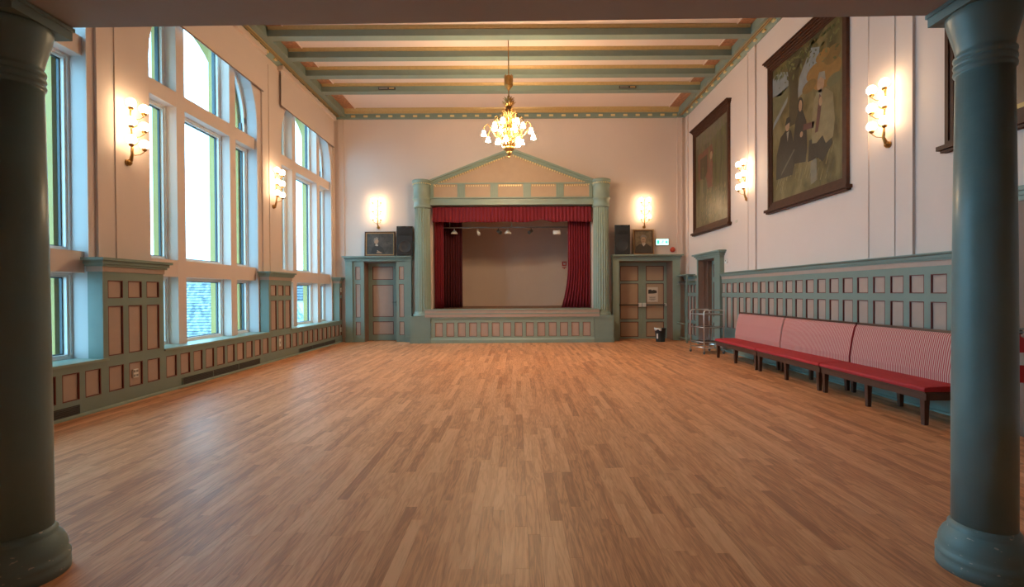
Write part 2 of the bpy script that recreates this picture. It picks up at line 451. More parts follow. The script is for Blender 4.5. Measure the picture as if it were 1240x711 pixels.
# ---- right wall, with two door recesses
wr = struct(empty('wall_right', (0, 0, 0), -PI / 2))      # local x = -Y, y = X
D3 = (12.02, 13.10, 2.31); D4 = (3.35, 4.40, 2.31)
mb = MB()
def rb(y0, y1, z0, z1): mb.box(-y1, -y0, XR, XR + 0.45, z0, z1)
rb(YF, D4[0], -0.1, ZC + 0.1); rb(D4[0], D4[1], D4[2], ZC + 0.1); rb(D4[1], D3[0], -0.1, ZC + 0.1); rb(D3[0], D3[1], D3[2], ZC + 0.1); rb(D3[1], YB + 0.05, -0.1, ZC + 0.1)
mb.build('plaster', 'wall', wr)
lesene(wr, -6.38, -6.09, XR, 1.90, 6.68); lesene(wr, -10.42, -10.10, XR, 1.90, 6.68); lesene(wr, -14.24, -14.08, XR, 1.90, 6.68)
lesene(wr, -2.45, -2.15, XR, 1.90, 6.68)
mb = MB(); mb.box(-6.885, -6.872, XR - 0.012, XR, 1.9, 6.66); mb.build('cable_trunking', 'wall', wr)

# ---- back wall with doors and stage opening
wb = struct(empty('wall_back'))
mb = MB()
B_OPEN = [(-4.53, -3.57, 0, 2.38), (-2.50, 2.235, 0.0, 4.0), (3.02, 4.61, 0, 2.36)]
xs = [XL - 0.3] + [e for b in B_OPEN for e in b[:2]] + [XR + 0.45]
for i in range(0, len(xs), 2): mb.box(xs[i], xs[i + 1], YB, YB + 0.45, -0.1, ZC + 0.1)
for x0, x1, z0, z1 in B_OPEN: mb.box(x0, x1, YB, YB + 0.45, z1, ZC + 0.1)
mb.build('plaster', 'wall', wb)
mb = MB()
for x in (-5.28, 4.80):
    mb.box(x, x + 0.14, YB - 0.02, YB, 2.56, 6.66); mb.box(x - 0.01, x + 0.012, YB - 0.03, YB, 2.56, 6.66); mb.box(x + 0.13, x + 0.152, YB - 0.03, YB, 2.56, 6.66)
mb.build('pilaster_strip', 'wall', wb)
mb = MB(); mb.box(-4.9, -3.2, YB + 0.45, YB + 0.6, -0.1, 2.8); mb.box(2.6, 5.0, YB + 0.75, YB + 0.9, -0.1, 2.8)  # unseen boxes added behind the back doors to stop daylight leaking in
for x in (2.6, 4.9): mb.box(x, x + 0.1, YB + 0.45, YB + 0.75, -0.1, 2.8)
mb.box(2.6, 5.0, YB + 0.45, YB + 0.75, 2.6, 2.8); mb.build('added_door_backing', 'brown', wb)
mb = MB(); mb.box(-14.0, -11.4, XR + 0.5, XR + 0.65, -0.1, 2.8); mb.box(-5.2, -2.6, XR + 0.5, XR + 0.65, -0.1, 2.8)  # same added light-stopping boxes, unseen, behind the right wall doors
for x in (-14.0, -11.5, -5.2, -2.7): mb.box(x, x + 0.1, XR + 0.4, XR + 0.6, -0.1, 2.8)
mb.box(-14.0, -11.4, XR + 0.45, XR + 0.6, 2.5, 2.8); mb.box(-5.2, -2.6, XR + 0.45, XR + 0.6, 2.5, 2.8); mb.build('added_door_backing', 'brown', wr)
# ---- wall behind the viewer
struct(MB().box(XL - 0.3, XR + 0.45, YF - 0.3, YF, -0.1, ZC + 0.1).build('wall_front', 'wall'))

# ---- ceiling: plaster field, cross beams, side beams, back cornice
ce = struct(MB().box(XL - 0.65, XR + 0.45, YF - 0.3, YB + 0.45, ZC, ZC + 0.2).build('ceiling', 'ceil'))
SBL, SBR = -5.04, 4.80      # inner faces of the side beams
ZSO = 6.668                 # beam soffit
for yb in [1.86, 2.74, 3.62, 4.50, 5.38, 6.26, 7.14, 8.02, 8.90, 9.78, 10.66, 11.545, 12.46]:
    mb = MB()
    mb.box(SBL, SBR, yb, yb + 0.155, ZSO + 0.02, ZC)                      # beam body
    mb.box(SBL, SBR, yb - 0.018, yb + 0.173, ZSO, ZSO + 0.035)       # lip
    b = mb.build('ceiling_beam', 'green', ce)
    mb = MB()
    for s, y in ((-1, yb), (1, yb + 0.155)):
        mb.prism([(y, ZC - 0.07), (y + s * 0.016, ZC - 0.062), (y + s * 0.02, ZC - 0.04), (y + s * 0.035, ZC - 0.018), (y + s * 0.04, ZC), (y, ZC)], 'x', SBL + 0.02, SBR - 0.02)
    mb.build('gilt_moulding', 'gold', b)
# stencilled coffer ends
for k, (x0, x1) in enumerate(((SBL, SBL + 0.33), (SBR - 0.30, SBR))):
    mb = MB(); mb.box(x0, x1, 1.0, 14.12, ZC - 0.012, ZC + 0.01)
    xe = x1 if k == 0 else x0
    mb.box(xe - 0.012, xe + 0.012, 1.0, 14.12, ZC - 0.02, ZC + 0.01, 1)
    mb.build('coffer_border', ['orange', 'ceil'], ce)
# side beams with gilt double rail
def side_beam(xi, xw, s):
    mb = MB()
    x0, x1 = sorted((xi, xw))
    mb.box(x0, x1, YF, YB, ZSO + 0.02, ZC)
    mb.box(*sorted((xi - s * 0.012, xi + s * 0.05)), YF, YB, ZSO, ZSO + 0.05)
    b = mb.build('side_beam', 'green', ce)
    mb = MB()
    xm = xw - s * 0.17
    for d in (-0.028, 0.028): mb.tube([(xm + d, YF + 0.02, ZSO + 0.012), (xm + d, YB - 0.02, ZSO + 0.012)], 0.02, 6)
    mb.build('gilt_moulding', 'gold', b)
    mb = MB()
    mb.prism([(xw, ZSO - 0.05), (xw - s * 0.03, ZSO - 0.05), (xw - s * 0.11, ZSO + 0.02), (xw, ZSO + 0.03)], 'y', YF, YB)
    mb.build('cornice', 'green_lt', b)
    mb = MB(); y = 2.0
    while y < 14.1:
        mb.box(xw - s * 0.085 - 0.022, xw - s * 0.085 + 0.022, y, y + 0.10, ZSO - 0.03, ZSO + 0.012); y += 0.36
    stuff(mb.build('gilt_blocks', 'giltdot', b))
side_beam(SBL, XL, -1); side_beam(SBR, XR, 1)
# back cornice
mb = MB()
mb.prism([(YB, 6.615), (YB - 0.05, 6.615), (YB - 0.07, 6.63), (YB - 0.075, 6.735), (YB - 0.12, 6.75), (YB - 0.12, ZC), (YB, ZC)], 'x', XL, XR)
b = mb.build('cornice', 'green', ce)
mb = MB()
mb.prism([(YB - 0.12, 6.745), (YB - 0.15, 6.76), (YB - 0.16, 6.80), (YB - 0.20, 6.84), (YB - 0.22, ZC), (YB - 0.12, ZC)], 'x', SBL, SBR)
mb.build('gilt_moulding', 'gold', b)
mb = MB(); x = -4.87
while x < 4.7:
    mb.box(x, x + 0.12, YB - 0.092, YB - 0.07, 6.655, 6.71); x += 0.366
stuff(mb.build('gilt_blocks', 'giltdot', b))

# ---- gallery over the near end
ga = struct(empty('ceiling.001', (0, 0, 0)))
mb = MB()
zt = lambda x: 2.922 + 0.0092 * x
mb.hexa([(XL, 2.0, zt(XL)), (XR, 2.0, zt(XR)), (XR, 2.615, zt(XR)), (XL, 2.615, zt(XL)), (XL, 2.0, 3.4), (XR, 2.0, 3.4), (XR, 2.615, 3.4), (XL, 2.615, 3.4)])
mb.build('gallery_beam', 'beamsoffit', ga)
MB().box(XL, XR, YF, 2.0, 3.12, 3.3).build('gallery_underside', 'beamsoffit', ga)
MB().box(XL, XR, 2.45, 2.58, 3.4, 4.2).build('gallery_parapet', 'green', ga)

# ---- panelled dadoes
PCACHE = {}
def panel_piece(parent, x0, x1, z0, z1, y, field='panel', rec=0.024, mat2='maroon', mw=0.011):
    key = (round(x1 - x0, 3), round(z1 - z0, 3), field, rec, mat2)
    if key not in PCACHE:
        w, h = x1 - x0, z1 - z0
        f = MB().box(mw * 0.5, w - mw * 0.5, rec - 0.004, rec + 0.004, mw * 0.5, h - mw * 0.5).mesh('panel', field)
        mb = MB()
        mb.box(0, mw, 0.001, rec, 0, h); mb.box(w - mw, w, 0.001, rec, 0, h); mb.box(mw, w - mw, 0.001, rec, 0, mw); mb.box(mw, w - mw, 0.001, rec, h - mw, h)
        PCACHE[key] = (f, mb.mesh('moulding', mat2))
    f, g = PCACHE[key]
    p = inst('panel', f, parent, (x0, y, z0)); inst('moulding', g, p)
    return p
def grid_frame(mb, x0, x1, z0, z1, cols, rows, y, rec=0.024, back=0.03, m=0):
    """frame with rectangular holes: rails run through, stiles between"""
    zs = [z0] + [e for r in rows for e in r] + [z1]
    for i in range(0, len(zs), 2): mb.box(x0, x1, y, y + rec, zs[i], zs[i + 1], m)
    xs = [x0] + [e for c in cols for e in c] + [x1]
    for za, zb in rows:
        for i in range(0, len(xs), 2):
            if xs[i + 1] - xs[i] > 1e-4: mb.box(xs[i], xs[i + 1], y, y + rec, za, zb, m)
    mb.box(x0, x1, y + rec, y + rec + back, z0, z1, m)

# left dado (trim_1): low run below the windows, tall pieces on the piers
RL = (0.205, 0.53)
tr = struct(wroot('trim_1', 'L', 0, -XLD))
PIERS = [(6.045, 7.085), (10.09, 11.10), (14.09, 14.295), (2.05, 3.105)]
lowcols = []
pitch_cols = [6.123, 6.443, 6.762]
xs = []
for a in (2.15, 2.47, 2.79): xs.append((a, a + 0.235))
n = 10
for a, b in ((3.105, 6.045), (7.085, 10.09), (11.10, 14.09)):
    p = (b - a) / 10.0
    for k in range(10): xs.append((a + p * k + p * 0.5 - 0.11, a + p * k + p * 0.5 + 0.11))
    if b < 14:
        for k in range(3): xs.append((b + 0.078 + 0.32 * k, b + 0.078 + 0.32 * k + 0.235))
xs.append((14.125, 14.25))
xs.sort()
mb = MB(); grid_frame(mb, 2.05, YB, 0.0, ZSILL - 0.03, xs, [RL], 0.0, back=0.17)
mb.build('dado_frame', 'green', tr)
for a, b in xs: panel_piece(tr, a, b, RL[0], RL[1], 0.0)
for a, b in PIERS:
    cols = [(a + 0.078 + 0.32 * k, a + 0.078 + 0.32 * k + 0.235) for k in range(3)] if b - a > 0.5 else [(a + 0.035, a + 0.16)]
    rows = [(0.665, 1.305), (1.405, 1.635)]
    mb = MB(); grid_frame(mb, a, b, ZSILL - 0.03, 1.745, cols, rows, 0.0, back=0.165)
    d = mb.build('pier_frame', 'green', tr)
    for c in cols:
        for r in rows: panel_piece(tr, c[0], c[1], r[0], r[1], 0.0)
    bb = min(b + 0.0, YB)
    e = 0.0 if b > 14.2 else 1.0
    mb = MB()
    mb.box(a - 0.01, bb + 0.01 * e, -0.012, 0.195, 1.745, 1.81, 1)
    mb.box(a - 0.035, bb + 0.035 * e, -0.035, 0.197, 1.81, 1.84)
    mb.box(a - 0.055, bb + 0.055 * e, -0.055, 0.197, 1.84, 1.885)
    mb.box(a - 0.085, bb + 0.085 * e, -0.085, 0.199, 1.885, 1.92)
    mb.build('cornice', ['green', 'panel'], tr)
for w in WIN:     # window ledges
    mb = MB(); mb.box(w[0] - 0.03 + 0.0, w[1] + 0.03, -0.022, 0.40, ZSILL - 0.03, ZSILL)
    mb.build('window_ledge', 'green_lt', tr)
bl = struct(wroot('baseboard_left', 'L', 0, -XLD))
mb = MB(); mb.prism([(0, 0), (-0.028, 0), (-0.028, 0.022), (-0.014, 0.036), (0, 0.036)], 'x', 2.05, YB - 0.15)
mb.build('base_moulding', 'green_lt', bl)

# right dado (trim_2)
tr2 = struct(wroot('trim_2', 'R', 0, XRD))     # local x = -Y
rows = [(0.58, 1.305), (1.405, 1.637)]
cols = []
y = 5.56
while y < 11.6: cols.append((-(y + 0.222), -y)); y += 0.3125
y = 5.56 - 0.3125
while y > 4.95: cols.append((-(y + 0.222), -y)); y -= 0.3125
cols.sort()
mb = MB(); grid_frame(mb, -11.70, -4.84, 0.0, 1.735, cols, rows, 0.0, back=0.034)
mb.build('dado_frame', 'green', tr2)
for c in cols:
    for r in rows: panel_piece(tr2, c[0], c[1], r[0], r[1], 0.0)
def dado_cornice(x0, x1, par):
    mb = MB()
    mb.box(x0, x1, -0.008, 0.058, 1.735, 1.80, 1)
    mb.box(x0, x1, -0.025, 0.058, 1.80, 1.825); mb.box(x0, x1, -0.045, 0.058, 1.825, 1.86)
    mb.prism([(0.058, 1.86), (-0.06, 1.86), (-0.085, 1.875), (-0.085, 1.89), (0.058, 1.89)], 'x', x0, x1)
    return mb.build('cornice', ['green', 'panel'], par)
dado_cornice(-11.70, -4.84, tr2)
tr3 = struct(wroot('trim_3', 'R', 0, XRD))
cols = [(-14.02, -13.85), (-13.76, -13.59), (-13.50, -13.36)]
rows3 = [(0.20, 0.53), (0.62, 1.305), (1.405, 1.637)]
mb = MB(); grid_frame(mb, -YB, -13.30, 0.0, 1.735, cols, rows3, 0.0, back=0.034); mb.build('dado_frame', 'green', tr3)
for c in cols:
    for r in rows3: panel_piece(tr3, c[0], c[1], r[0], r[1], 0.0)
dado_cornice(-YB, -13.30, tr3)
br = struct(wroot('baseboard_right', 'R', 0, XRD))
mb = MB()
mb.box(-11.66, -4.84, -0.02, 0, 0.0, 0.17); mb.prism([(0, 0.17), (-0.028, 0.17), (-0.028, 0.185), (-0.01, 0.20), (0, 0.20)], 'x', -11.66, -4.84)
mb.prism([(0, 0), (-0.04, 0), (-0.035, 0.02), (-0.02, 0.03), (0, 0.03)], 'x', -11.66, -4.84)
mb.build('base_moulding', 'green', br)

# ---- windows
def frame_ring(mb, x0, x1, z0, z1, t, y0, y1, m=0):
    mb.box(x0, x0 + t, y0, y1, z0, z1, m); mb.box(x1 - t, x1, y0, y1, z0, z1, m)
    mb.box(x0 + t, x1 - t, y0, y1, z0, z0 + t, m); mb.box(x0 + t, x1 - t, y0, y1, z1 - t, z1, m)
def build_window(n, a, b):
    root = struct(wroot('window_%d' % n, 'L', a, -XL))
    w = b - a; c = w / 2; R = w / 2
    m1, m2 = (0.645, 0.835), (w - 0.835 - 0.03, w - 0.645 - 0.03)
    T1, T2 = (1.73, 2.0), (4.47, 4.71)
    yg = 0.055          # front of the mullion grid
    yk = WT             # back of it
    def zarch(x): return ZSPR + math.sqrt(max(0, R * R - (x - c) ** 2))
    for (x0, x1) in (m1, m2):
        zt = min(zarch(x0), zarch(x1))
        MB().box(x0, x1, yg, yk, ZSILL, zt).build('mullion', 'wall', root)
    for (z0, z1) in (T1, T2):
        MB().box(0.0, w, yg + 0.002, yk - 0.002, z0, z1).build('transom', 'wall', root)
    # outer stone mullions and transoms
    mb = MB()
    for (x0, x1) in (m1, m2): mb.box(x0 + 0.02, x1 - 0.02, yk + 0.012, yk + 0.12, ZSILL, ZSPR + R * 0.78)
    for (z0, z1) in (T1, T2): mb.box(0.1, w - 0.1, yk + 0.012, yk + 0.12, z0 + 0.05, z1 - 0.05)
    mb.build('outer_mullion', 'stone', root)
    fy0, fy1 = 0.235, 0.292
    colsx = [(0.0, m1[0]), (m1[1], m2[0]), (m2[1], w)]
    for (x0, x1) in colsx:
        for (z0, z1) in ((ZSILL, T1[0]), (T1[1], T2[0])):
            mb = MB(); frame_ring(mb, x0, x1, z0, z1, 0.055, fy0, fy1); frame_ring(mb, x0, x1, z0, z1, 0.028, fy0 - 0.02, fy0 + 0.01)
            f = mb.build('sash', 'white', root)
            mb = MB(); frame_ring(mb, x0 + 0.045, x1 - 0.045, z0 + 0.045, z1 - 0.045, 0.025, fy1 - 0.01, fy1 + 0.022)
            mb.build('sash_edge', 'gasket', f)
            MB().box(x0 + 0.05, x1 - 0.05, fy1 + 0.010, fy1 + 0.018, z0 + 0.05, z1 - 0.05).build('pane', 'glass', f)
        # arched head light
        z0 = T2[1]
        n_ = 14
        pts = [(x0 + (x1 - x0) * i / n_, zarch(min(max(x0 + (x1 - x0) * i / n_, 0.004), w - 0.004))) for i in range(n_ + 1)]
        ins = 0.062
        def top_inner(x, t): 
            xx = min(max(x, t), w - t); rr = R - t
            return max(z0 + t + 0.01, ZSPR + math.sqrt(max(0.0, rr * rr - (xx - c) ** 2)))
        def arch_ring(mb, t, y0, y1):
            mb.box(x0, x1, y0, y1, z0, z0 + t)
            for s, xe in ((1, x0), (-1, x1)):
                xa, xb = sorted((xe, xe + s * t))
                zt = min(zarch(min(max(xa, 0.004), w - 0.004)), zarch(min(max(xb, 0.004), w - 0.004)))
                mb.box(xa, xb, y0, y1, z0 + t, max(zt, z0 + t + 0.05))
            for i in range(n_):
                (xa, za), (xb, zb) = pts[i], pts[i + 1]
                la, lb = top_inner(xa, t), top_inner(xb, t)
                la, lb = min(la, za - 0.005), min(lb, zb - 0.005)
                mb.hexa([(xa, y0, la), (xb, y0, lb), (xb, y1, lb), (xa, y1, la), (xa, y0, za), (xb, y0, zb), (xb, y1, zb), (xa, y1, za)])
        mb = MB(); arch_ring(mb, 0.062, fy0, fy1); f = mb.build('sash', 'white', root)
        poly = [(x0 + 0.05, z0 + 0.05), (x1 - 0.05, z0 + 0.05)] + [(x, max(z0 + 0.06, top_inner(x, 0.05))) for x in [x1 - 0.05 - (x1 - x0 - 0.1) * i / n_ for i in range(n_ + 1)]]
        mb = MB(); mb.prism(poly, 'y', fy1 + 0.010, fy1 + 0.018); mb.build('pane', 'glass', f)
        mb = MB()
        for s, xe in ((1, x0 + 0.045), (-1, x1 - 0.045)):
            xa, xb = sorted((xe, xe + s * 0.035)); zt = min(top_inner(xa, 0.05), top_inner(xb, 0.05))
            mb.box(xa, xb, fy1 - 0.01, fy1 + 0.045, z0 + 0.05, max(zt, z0 + 0.1))
        mb.box(x0 + 0.05, x1 - 0.05, fy1 - 0.01, fy1 + 0.045, z0 + 0.045, z0 + 0.08)
        mb.build('sash_edge', 'gasket', f)
    return root
for i, (a, b) in enumerate(WIN): build_window(i + 1, a, b)

# ---- blinds over the arched heads
for k, (a, b) in enumerate(WIN[1:]):
    t = wroot('roller_blind', 'L', (a + b) / 2, -XL, 5.74)
    hw = (b - a) / 2
    x1 = hw + 0.16 if k == 0 else hw + 0.10
    MB().box(-hw - 0.1, x1, -0.062, -0.05, 0.02, 0.82).build('blind_fabric', 'wall', t)
    mb = MB(); mb.tube([(-hw - 0.1, -0.056, 0.012), (x1, -0.056, 0.012)], 0.013, 8); mb.build('bottom_bar', 'brown', t)
    mb = MB(); mb.box(-hw - 0.16, x1 + 0.03, -0.13, 0.0, 0.80, 0.90); mb.build('blind_case', 'wall', t)
    tag(t, ['cream roller blind drawn over the arched head of the window nearer the viewer', 'cream roller blind drawn over the arched head of the window beside the back wall'][k], 'blind', 'roller blinds over the windows')

# ---- doors
# back left door
d1 = struct(wroot('door_1', 'B', -4.09, 14.15))
mb = MB()
mb.box(-0.975, -0.765, 0, 0.15, 0, 2.40); mb.box(0.80, 0.97, 0, 0.15, 0, 2.40); mb.box(-0.765, 0.80, 0.0, 0.15, 2.385, 2.40)
mb.box(-0.98, -0.755, -0.02, 0.15, 0, 0.16); mb.box(0.79, 0.975, -0.02, 0.15, 0, 0.16)
mb.build('door_case', 'green', d1)
mb = MB(); mb.box(-0.985, 0.985, -0.02, 0.15, 2.40, 2.46); mb.box(-1.0, 1.0, -0.05, 0.15, 2.46, 2.50); mb.box(-1.02, 1.0, -0.16, 0.15, 2.50, 2.535)
mb.build('cornice', 'green', d1)
rows = [(0.205, 0.60), (0.735, 1.715), (1.845, 2.235)]
for (x0, x1, c0, c1) in ((-0.765, -0.44, -0.69, -0.545), (0.52, 0.80, 0.60, 0.745)):
    mb = MB(); grid_frame(mb, x0, x1, 0.0, 2.385, [(c0, c1)], rows, 0.05, back=0.06)
    mb.box(x0, x1, 0.035, 0.05, 0, 0.10)
    mb.build('side_panel', 'green', d1)
    for r in rows: panel_piece(d1, c0, c1, r[0], r[1], 0.05)
mb = MB(); mb.box(-0.45, -0.432, 0.11, 0.46, 0, 2.37); mb.box(0.51, 0.53, 0.11, 0.46, 0, 2.37); mb.box(-0.432, 0.51, 0.11, 0.46, 2.36, 2.375)
mb.build('jamb', 'brown', d1)
leaf = empty('door_leaf', (-0.44, 0.45, 0), 0, d1)
mb = MB(); grid_frame(mb, 0.0, 0.96, 0.01, 2.36, [(0.135, 0.765)], [(0.185, 0.585), (0.725, 1.70), (1.855, 2.255)], 0.0, back=0.02)
mb.build('leaf_frame', 'green', leaf)
for r in [(0.185, 0.585), (0.725, 1.70), (1.855, 2.255)]:
    f = MB().box(0.14, 0.76, 0.018, 0.024, r[0], r[1]).build('panel', 'panel', leaf)
    mb = MB(); frame_ring(mb, 0.135, 0.765, r[0], r[1], 0.018, 0.001, 0.022); mb.build('moulding', 'maroon', leaf)
mb = MB(); mb.box(0.845, 0.875, -0.008, 0, 1.04, 1.22); mb.tube([(0.86, -0.004, 1.17), (0.86, -0.05, 1.17), (0.75, -0.055, 1.17)], 0.009, 8)
mb.build('handle', 'darkgrey', leaf)

# back right double door
d2 = struct(wroot('door_2', 'B', 3.835, 14.15))
mb = MB()
mb.box(-1.01, -0.815, 0, 0.15, 0, 2.40); mb.box(0.775, 0.995, 0, 0.15, 0, 2.40); mb.box(-0.815, 0.775, 0, 0.15, 2.36, 2.40)
mb.build('door_case', 'green_lt', d2)
mb = MB(); mb.box(-1.02, 1.005, -0.02, 0.15, 2.40, 2.46); mb.box(-1.03, 1.03, -0.05, 0.15, 2.46, 2.50); mb.box(-1.03, 1.05, -0.16, 0.15, 2.50, 2.535)
mb.build('cornice', 'green_lt', d2)
mb = MB(); mb.box(-0.825, -0.808, 0.02, 0.56, 0, 2.35); mb.box(0.766, 0.785, 0.02, 0.56, 0, 2.35); mb.box(-0.808, 0.766, 0.15, 0.56, 2.343, 2.352)
mb.build('jamb', 'brown', d2)
for k, (x0, x1) in enumerate(((-0.813, -0.005), (-0.001, 0.773))):
    leaf = empty('door_leaf', (x0, 0.55, 0), 0, d2)
    w = x1 - x0
    c = (0.15, w - 0.105) if k == 0 else (0.13, w - 0.10)
    rows = [(0.06, 0.52), (0.60, 1.695), (1.775, 2.23)]
    mb = MB(); grid_frame(mb, 0, w, 0.008, 2.345, [c], rows, 0.0, back=0.02); mb.build('leaf_frame', 'green_lt', leaf)
    for r in rows:
        MB().box(c[0] + 0.005, c[1] - 0.005, 0.018, 0.024, r[0], r[1]).build('panel', 'tan', leaf)
        mb = MB(); frame_ring(mb, c[0], c[1], r[0], r[1], 0.018, 0.001, 0.022); mb.build('moulding', 'maroon', leaf)
    mb = MB(); mb.tube([(0.08, -0.06, 1.04), (w - 0.06, -0.06, 1.04)], 0.019, 8); mb.build('push_bar', 'darkgrey', leaf)
    for q, x in enumerate((0.06, w - 0.06)):
        mb = MB()
        inner = (q == 1) if k == 0 else (q == 0)
        if inner: mb.prism([(x - 0.05, 0.98), (x + 0.05, 0.98), (x + 0.05, 1.10), (x - 0.05, 1.10)], 'y', -0.085, 0.0)
        else: mb.box(x - 0.03, x + 0.03, -0.075, 0, 1.0, 1.08)
        mb.build('bar_end', 'whiteplastic', leaf, bevel=0.012)

# right wall door in its deep jamb
d3 = struct(wroot('door_3', 'R', 12.55, 4.95))     # local x = 12.55 - Y
mb = MB()
mb.box(0.53, 0.87, 0, 0.11, 0, 2.32); mb.box(-0.62, -0.55, 0, 0.11, 0, 2.32); mb.box(-0.55, 0.53, 0, 0.11, 2.29, 2.32)
mb.build('door_case', 'green', d3)
mb = MB(); mb.box(-0.65, 0.90, -0.02, 0.11, 2.32, 2.37); mb.box(-0.70, 0.95, -0.05, 0.11, 2.37, 2.41); mb.box(-0.76, 1.0, -0.09, 0.11, 2.41, 2.45)
mb.build('cornice', 'green', d3)
mb = MB(); mb.box(-0.56, -0.543, 0.02, 0.52, 0, 2.30); mb.box(0.52, 0.54, 0.02, 0.52, 0, 2.30); mb.box(-0.543, 0.52, 0.11, 0.52, 2.28, 2.295)
for y in (0.14, 0.26): mb.box(-0.543, -0.53, y, y + 0.03, 0, 2.29)
mb.build('jamb', 'brown', d3)
leaf = empty('door_leaf', (-0.54, 0.38, 0), 0, d3)
rows = [(0.2, 0.6), (0.74, 1.7), (1.83, 2.18)]
mb = MB(); grid_frame(mb, 0, 1.06, 0.01, 2.28, [(0.10, 0.48), (0.58, 0.96)], rows, 0.0, back=0.02); mb.build('leaf_frame', 'green', leaf)
for c in ((0.10, 0.48), (0.58, 0.96)):
    for r in rows:
        MB().box(c[0], c[1], 0.018, 0.024, r[0], r[1]).build('panel', 'panel', leaf)
        mb = MB(); frame_ring(mb, c[0], c[1], r[0], r[1], 0.016, 0.001, 0.022); mb.build('moulding', 'maroon', leaf)
# near right door, mostly behind the column
d4 = struct(wroot('door_4', 'R', 3.875, 4.96))     # local x = 3.875 - Y
mb = MB()
mb.box(-0.95, -0.525, 0, 0.10, 0, 2.32); mb.box(0.525, 0.80, 0, 0.10, 0, 2.32); mb.box(-0.525, 0.525, 0, 0.10, 2.29, 2.32); mb.build('door_case', 'brown', d4)
mb = MB(); mb.box(-0.96, 0.82, -0.02, 0.10, 2.32, 2.37); mb.box(-0.98, 0.84, -0.04, 0.10, 2.37, 2.41); mb.box(-1.0, 0.87, -0.07, 0.10, 2.41, 2.455); mb.build('cornice', 'green', d4)
leaf = empty('door_leaf', (-0.52, 0.25, 0), 0, d4)
mb = MB(); grid_frame(mb, 0, 1.04, 0.01, 2.28, [(0.12, 0.92)], [(0.2, 0.95), (1.1, 2.1)], 0.0, back=0.02); mb.build('leaf_frame', 'green', leaf)
for r in [(0.2, 0.95), (1.1, 2.1)]: MB().box(0.12, 0.92, 0.018, 0.024, r[0], r[1]).build('panel', 'panel', leaf)

# ================================================================== STAGE
sb = struct(empty('wall_stage', (0, 0, 0)))
mb = MB()
mb.box(-3.9, 3.7, 17.0, 17.15, 0.6, 4.6); mb.box(-3.9, -3.75, YB + 0.45, 17.0, 0.6, 4.6); mb.box(3.55, 3.7, YB + 0.45, 17.0, 0.6, 4.6)
mb.build('stage_plaster', 'cyc', sb)
struct(MB().box(-3.9, 3.7, YB + 0.44, 17.15, 4.3, 4.6).build('ceiling.002', 'cyc'))

stg = tag(empty('stage', (-0.13, 13.75, 0)), 'raised stage platform with a row of fourteen small pinkish panels along its front', 'stage')
ox, oy = -0.13, 13.75
mb = MB(); cols = [(-2.358 - ox + 0.3265 * k, -2.358 - ox + 0.3265 * k + 0.222) for k in range(14)]
grid_frame(mb, -2.47 - ox, 2.215 - ox, 0.0, 0.70, cols, [(0.185, 0.585)], 0.0, back=0.3); 
mb.build('front_frame', 'green_lt', stg)
for a, b in cols: panel_piece(stg, a, b, 0.185, 0.585, 0.0, 'panel')
mb = MB(); mb.prism([(0, 0), (-0.04, 0), (-0.04, 0.09), (-0.02, 0.125), (0, 0.14)], 'x', -2.468 - ox, 2.21 - ox); mb.build('base_moulding', 'green_lt', stg)
mb = MB(); mb.box(-2.64 - ox, 2.36 - ox, -0.05, 0.17, 0.745, 0.945); mb.build('stage_lip', 'panel', stg)
mb = MB(); mb.box(-2.66 - ox, 2.38 - ox, -0.075, 0.17, 0.945, 0.975); mb.box(-2.64 - ox, 2.36 - ox, -0.065, -0.05, 0.83, 0.86); mb.build('lip_edge', 'green_lt', stg)
mb = MB(); mb.box(-2.49 - ox, 2.225 - ox, 0.17, 1.0, 0.86, 0.965); mb.box(-3.75 - ox, 3.55 - ox, 1.0, 3.25, 0.86, 0.965); mb.build('stage_floor', 'stageboard', stg)
mb = MB(); mb.box(-2.62 - ox, 2.34 - ox, -0.03, 0.0, 0.70, 0.745); mb.build('shelf_moulding', 'green_lt', stg)

pro = tag(empty('proscenium', (-0.13, 14.0, 0)), 'green temple-front proscenium with fluted columns and a pediment framing the stage', 'proscenium')
ox, oy = -0.13, 14.0
def fluted(name, cx, cy, zb, zt, r, n=20):
    mb = MB(); prof = []
    seg = n * 6
    ring = []
    for k in range(seg):
        a = 2 * PI * k / seg; ph = (k % 6) / 6.0
        d = 0.0 if ph < 0.17 or ph > 0.99 else 0.026 * math.sin(PI * (ph - 0.1) / 0.9)
        ring.append((a, d))
    b = len(mb.v)
    for t, z in ((1.0, zb), (1.0, zb + (zt - zb) * 0.35), (0.93, zt)):
        for a, d in ring: mb.v.append((cx + (r * t - d) * math.cos(a), cy + (r * t - d) * math.sin(a), z))
    for i in range(2):
        for k in range(seg):
            j = (k + 1) % seg
            mb.face((b + i * seg + k, b + i * seg + j, b + (i + 1) * seg + j, b + (i + 1) * seg + k), 0, False)
    return mb
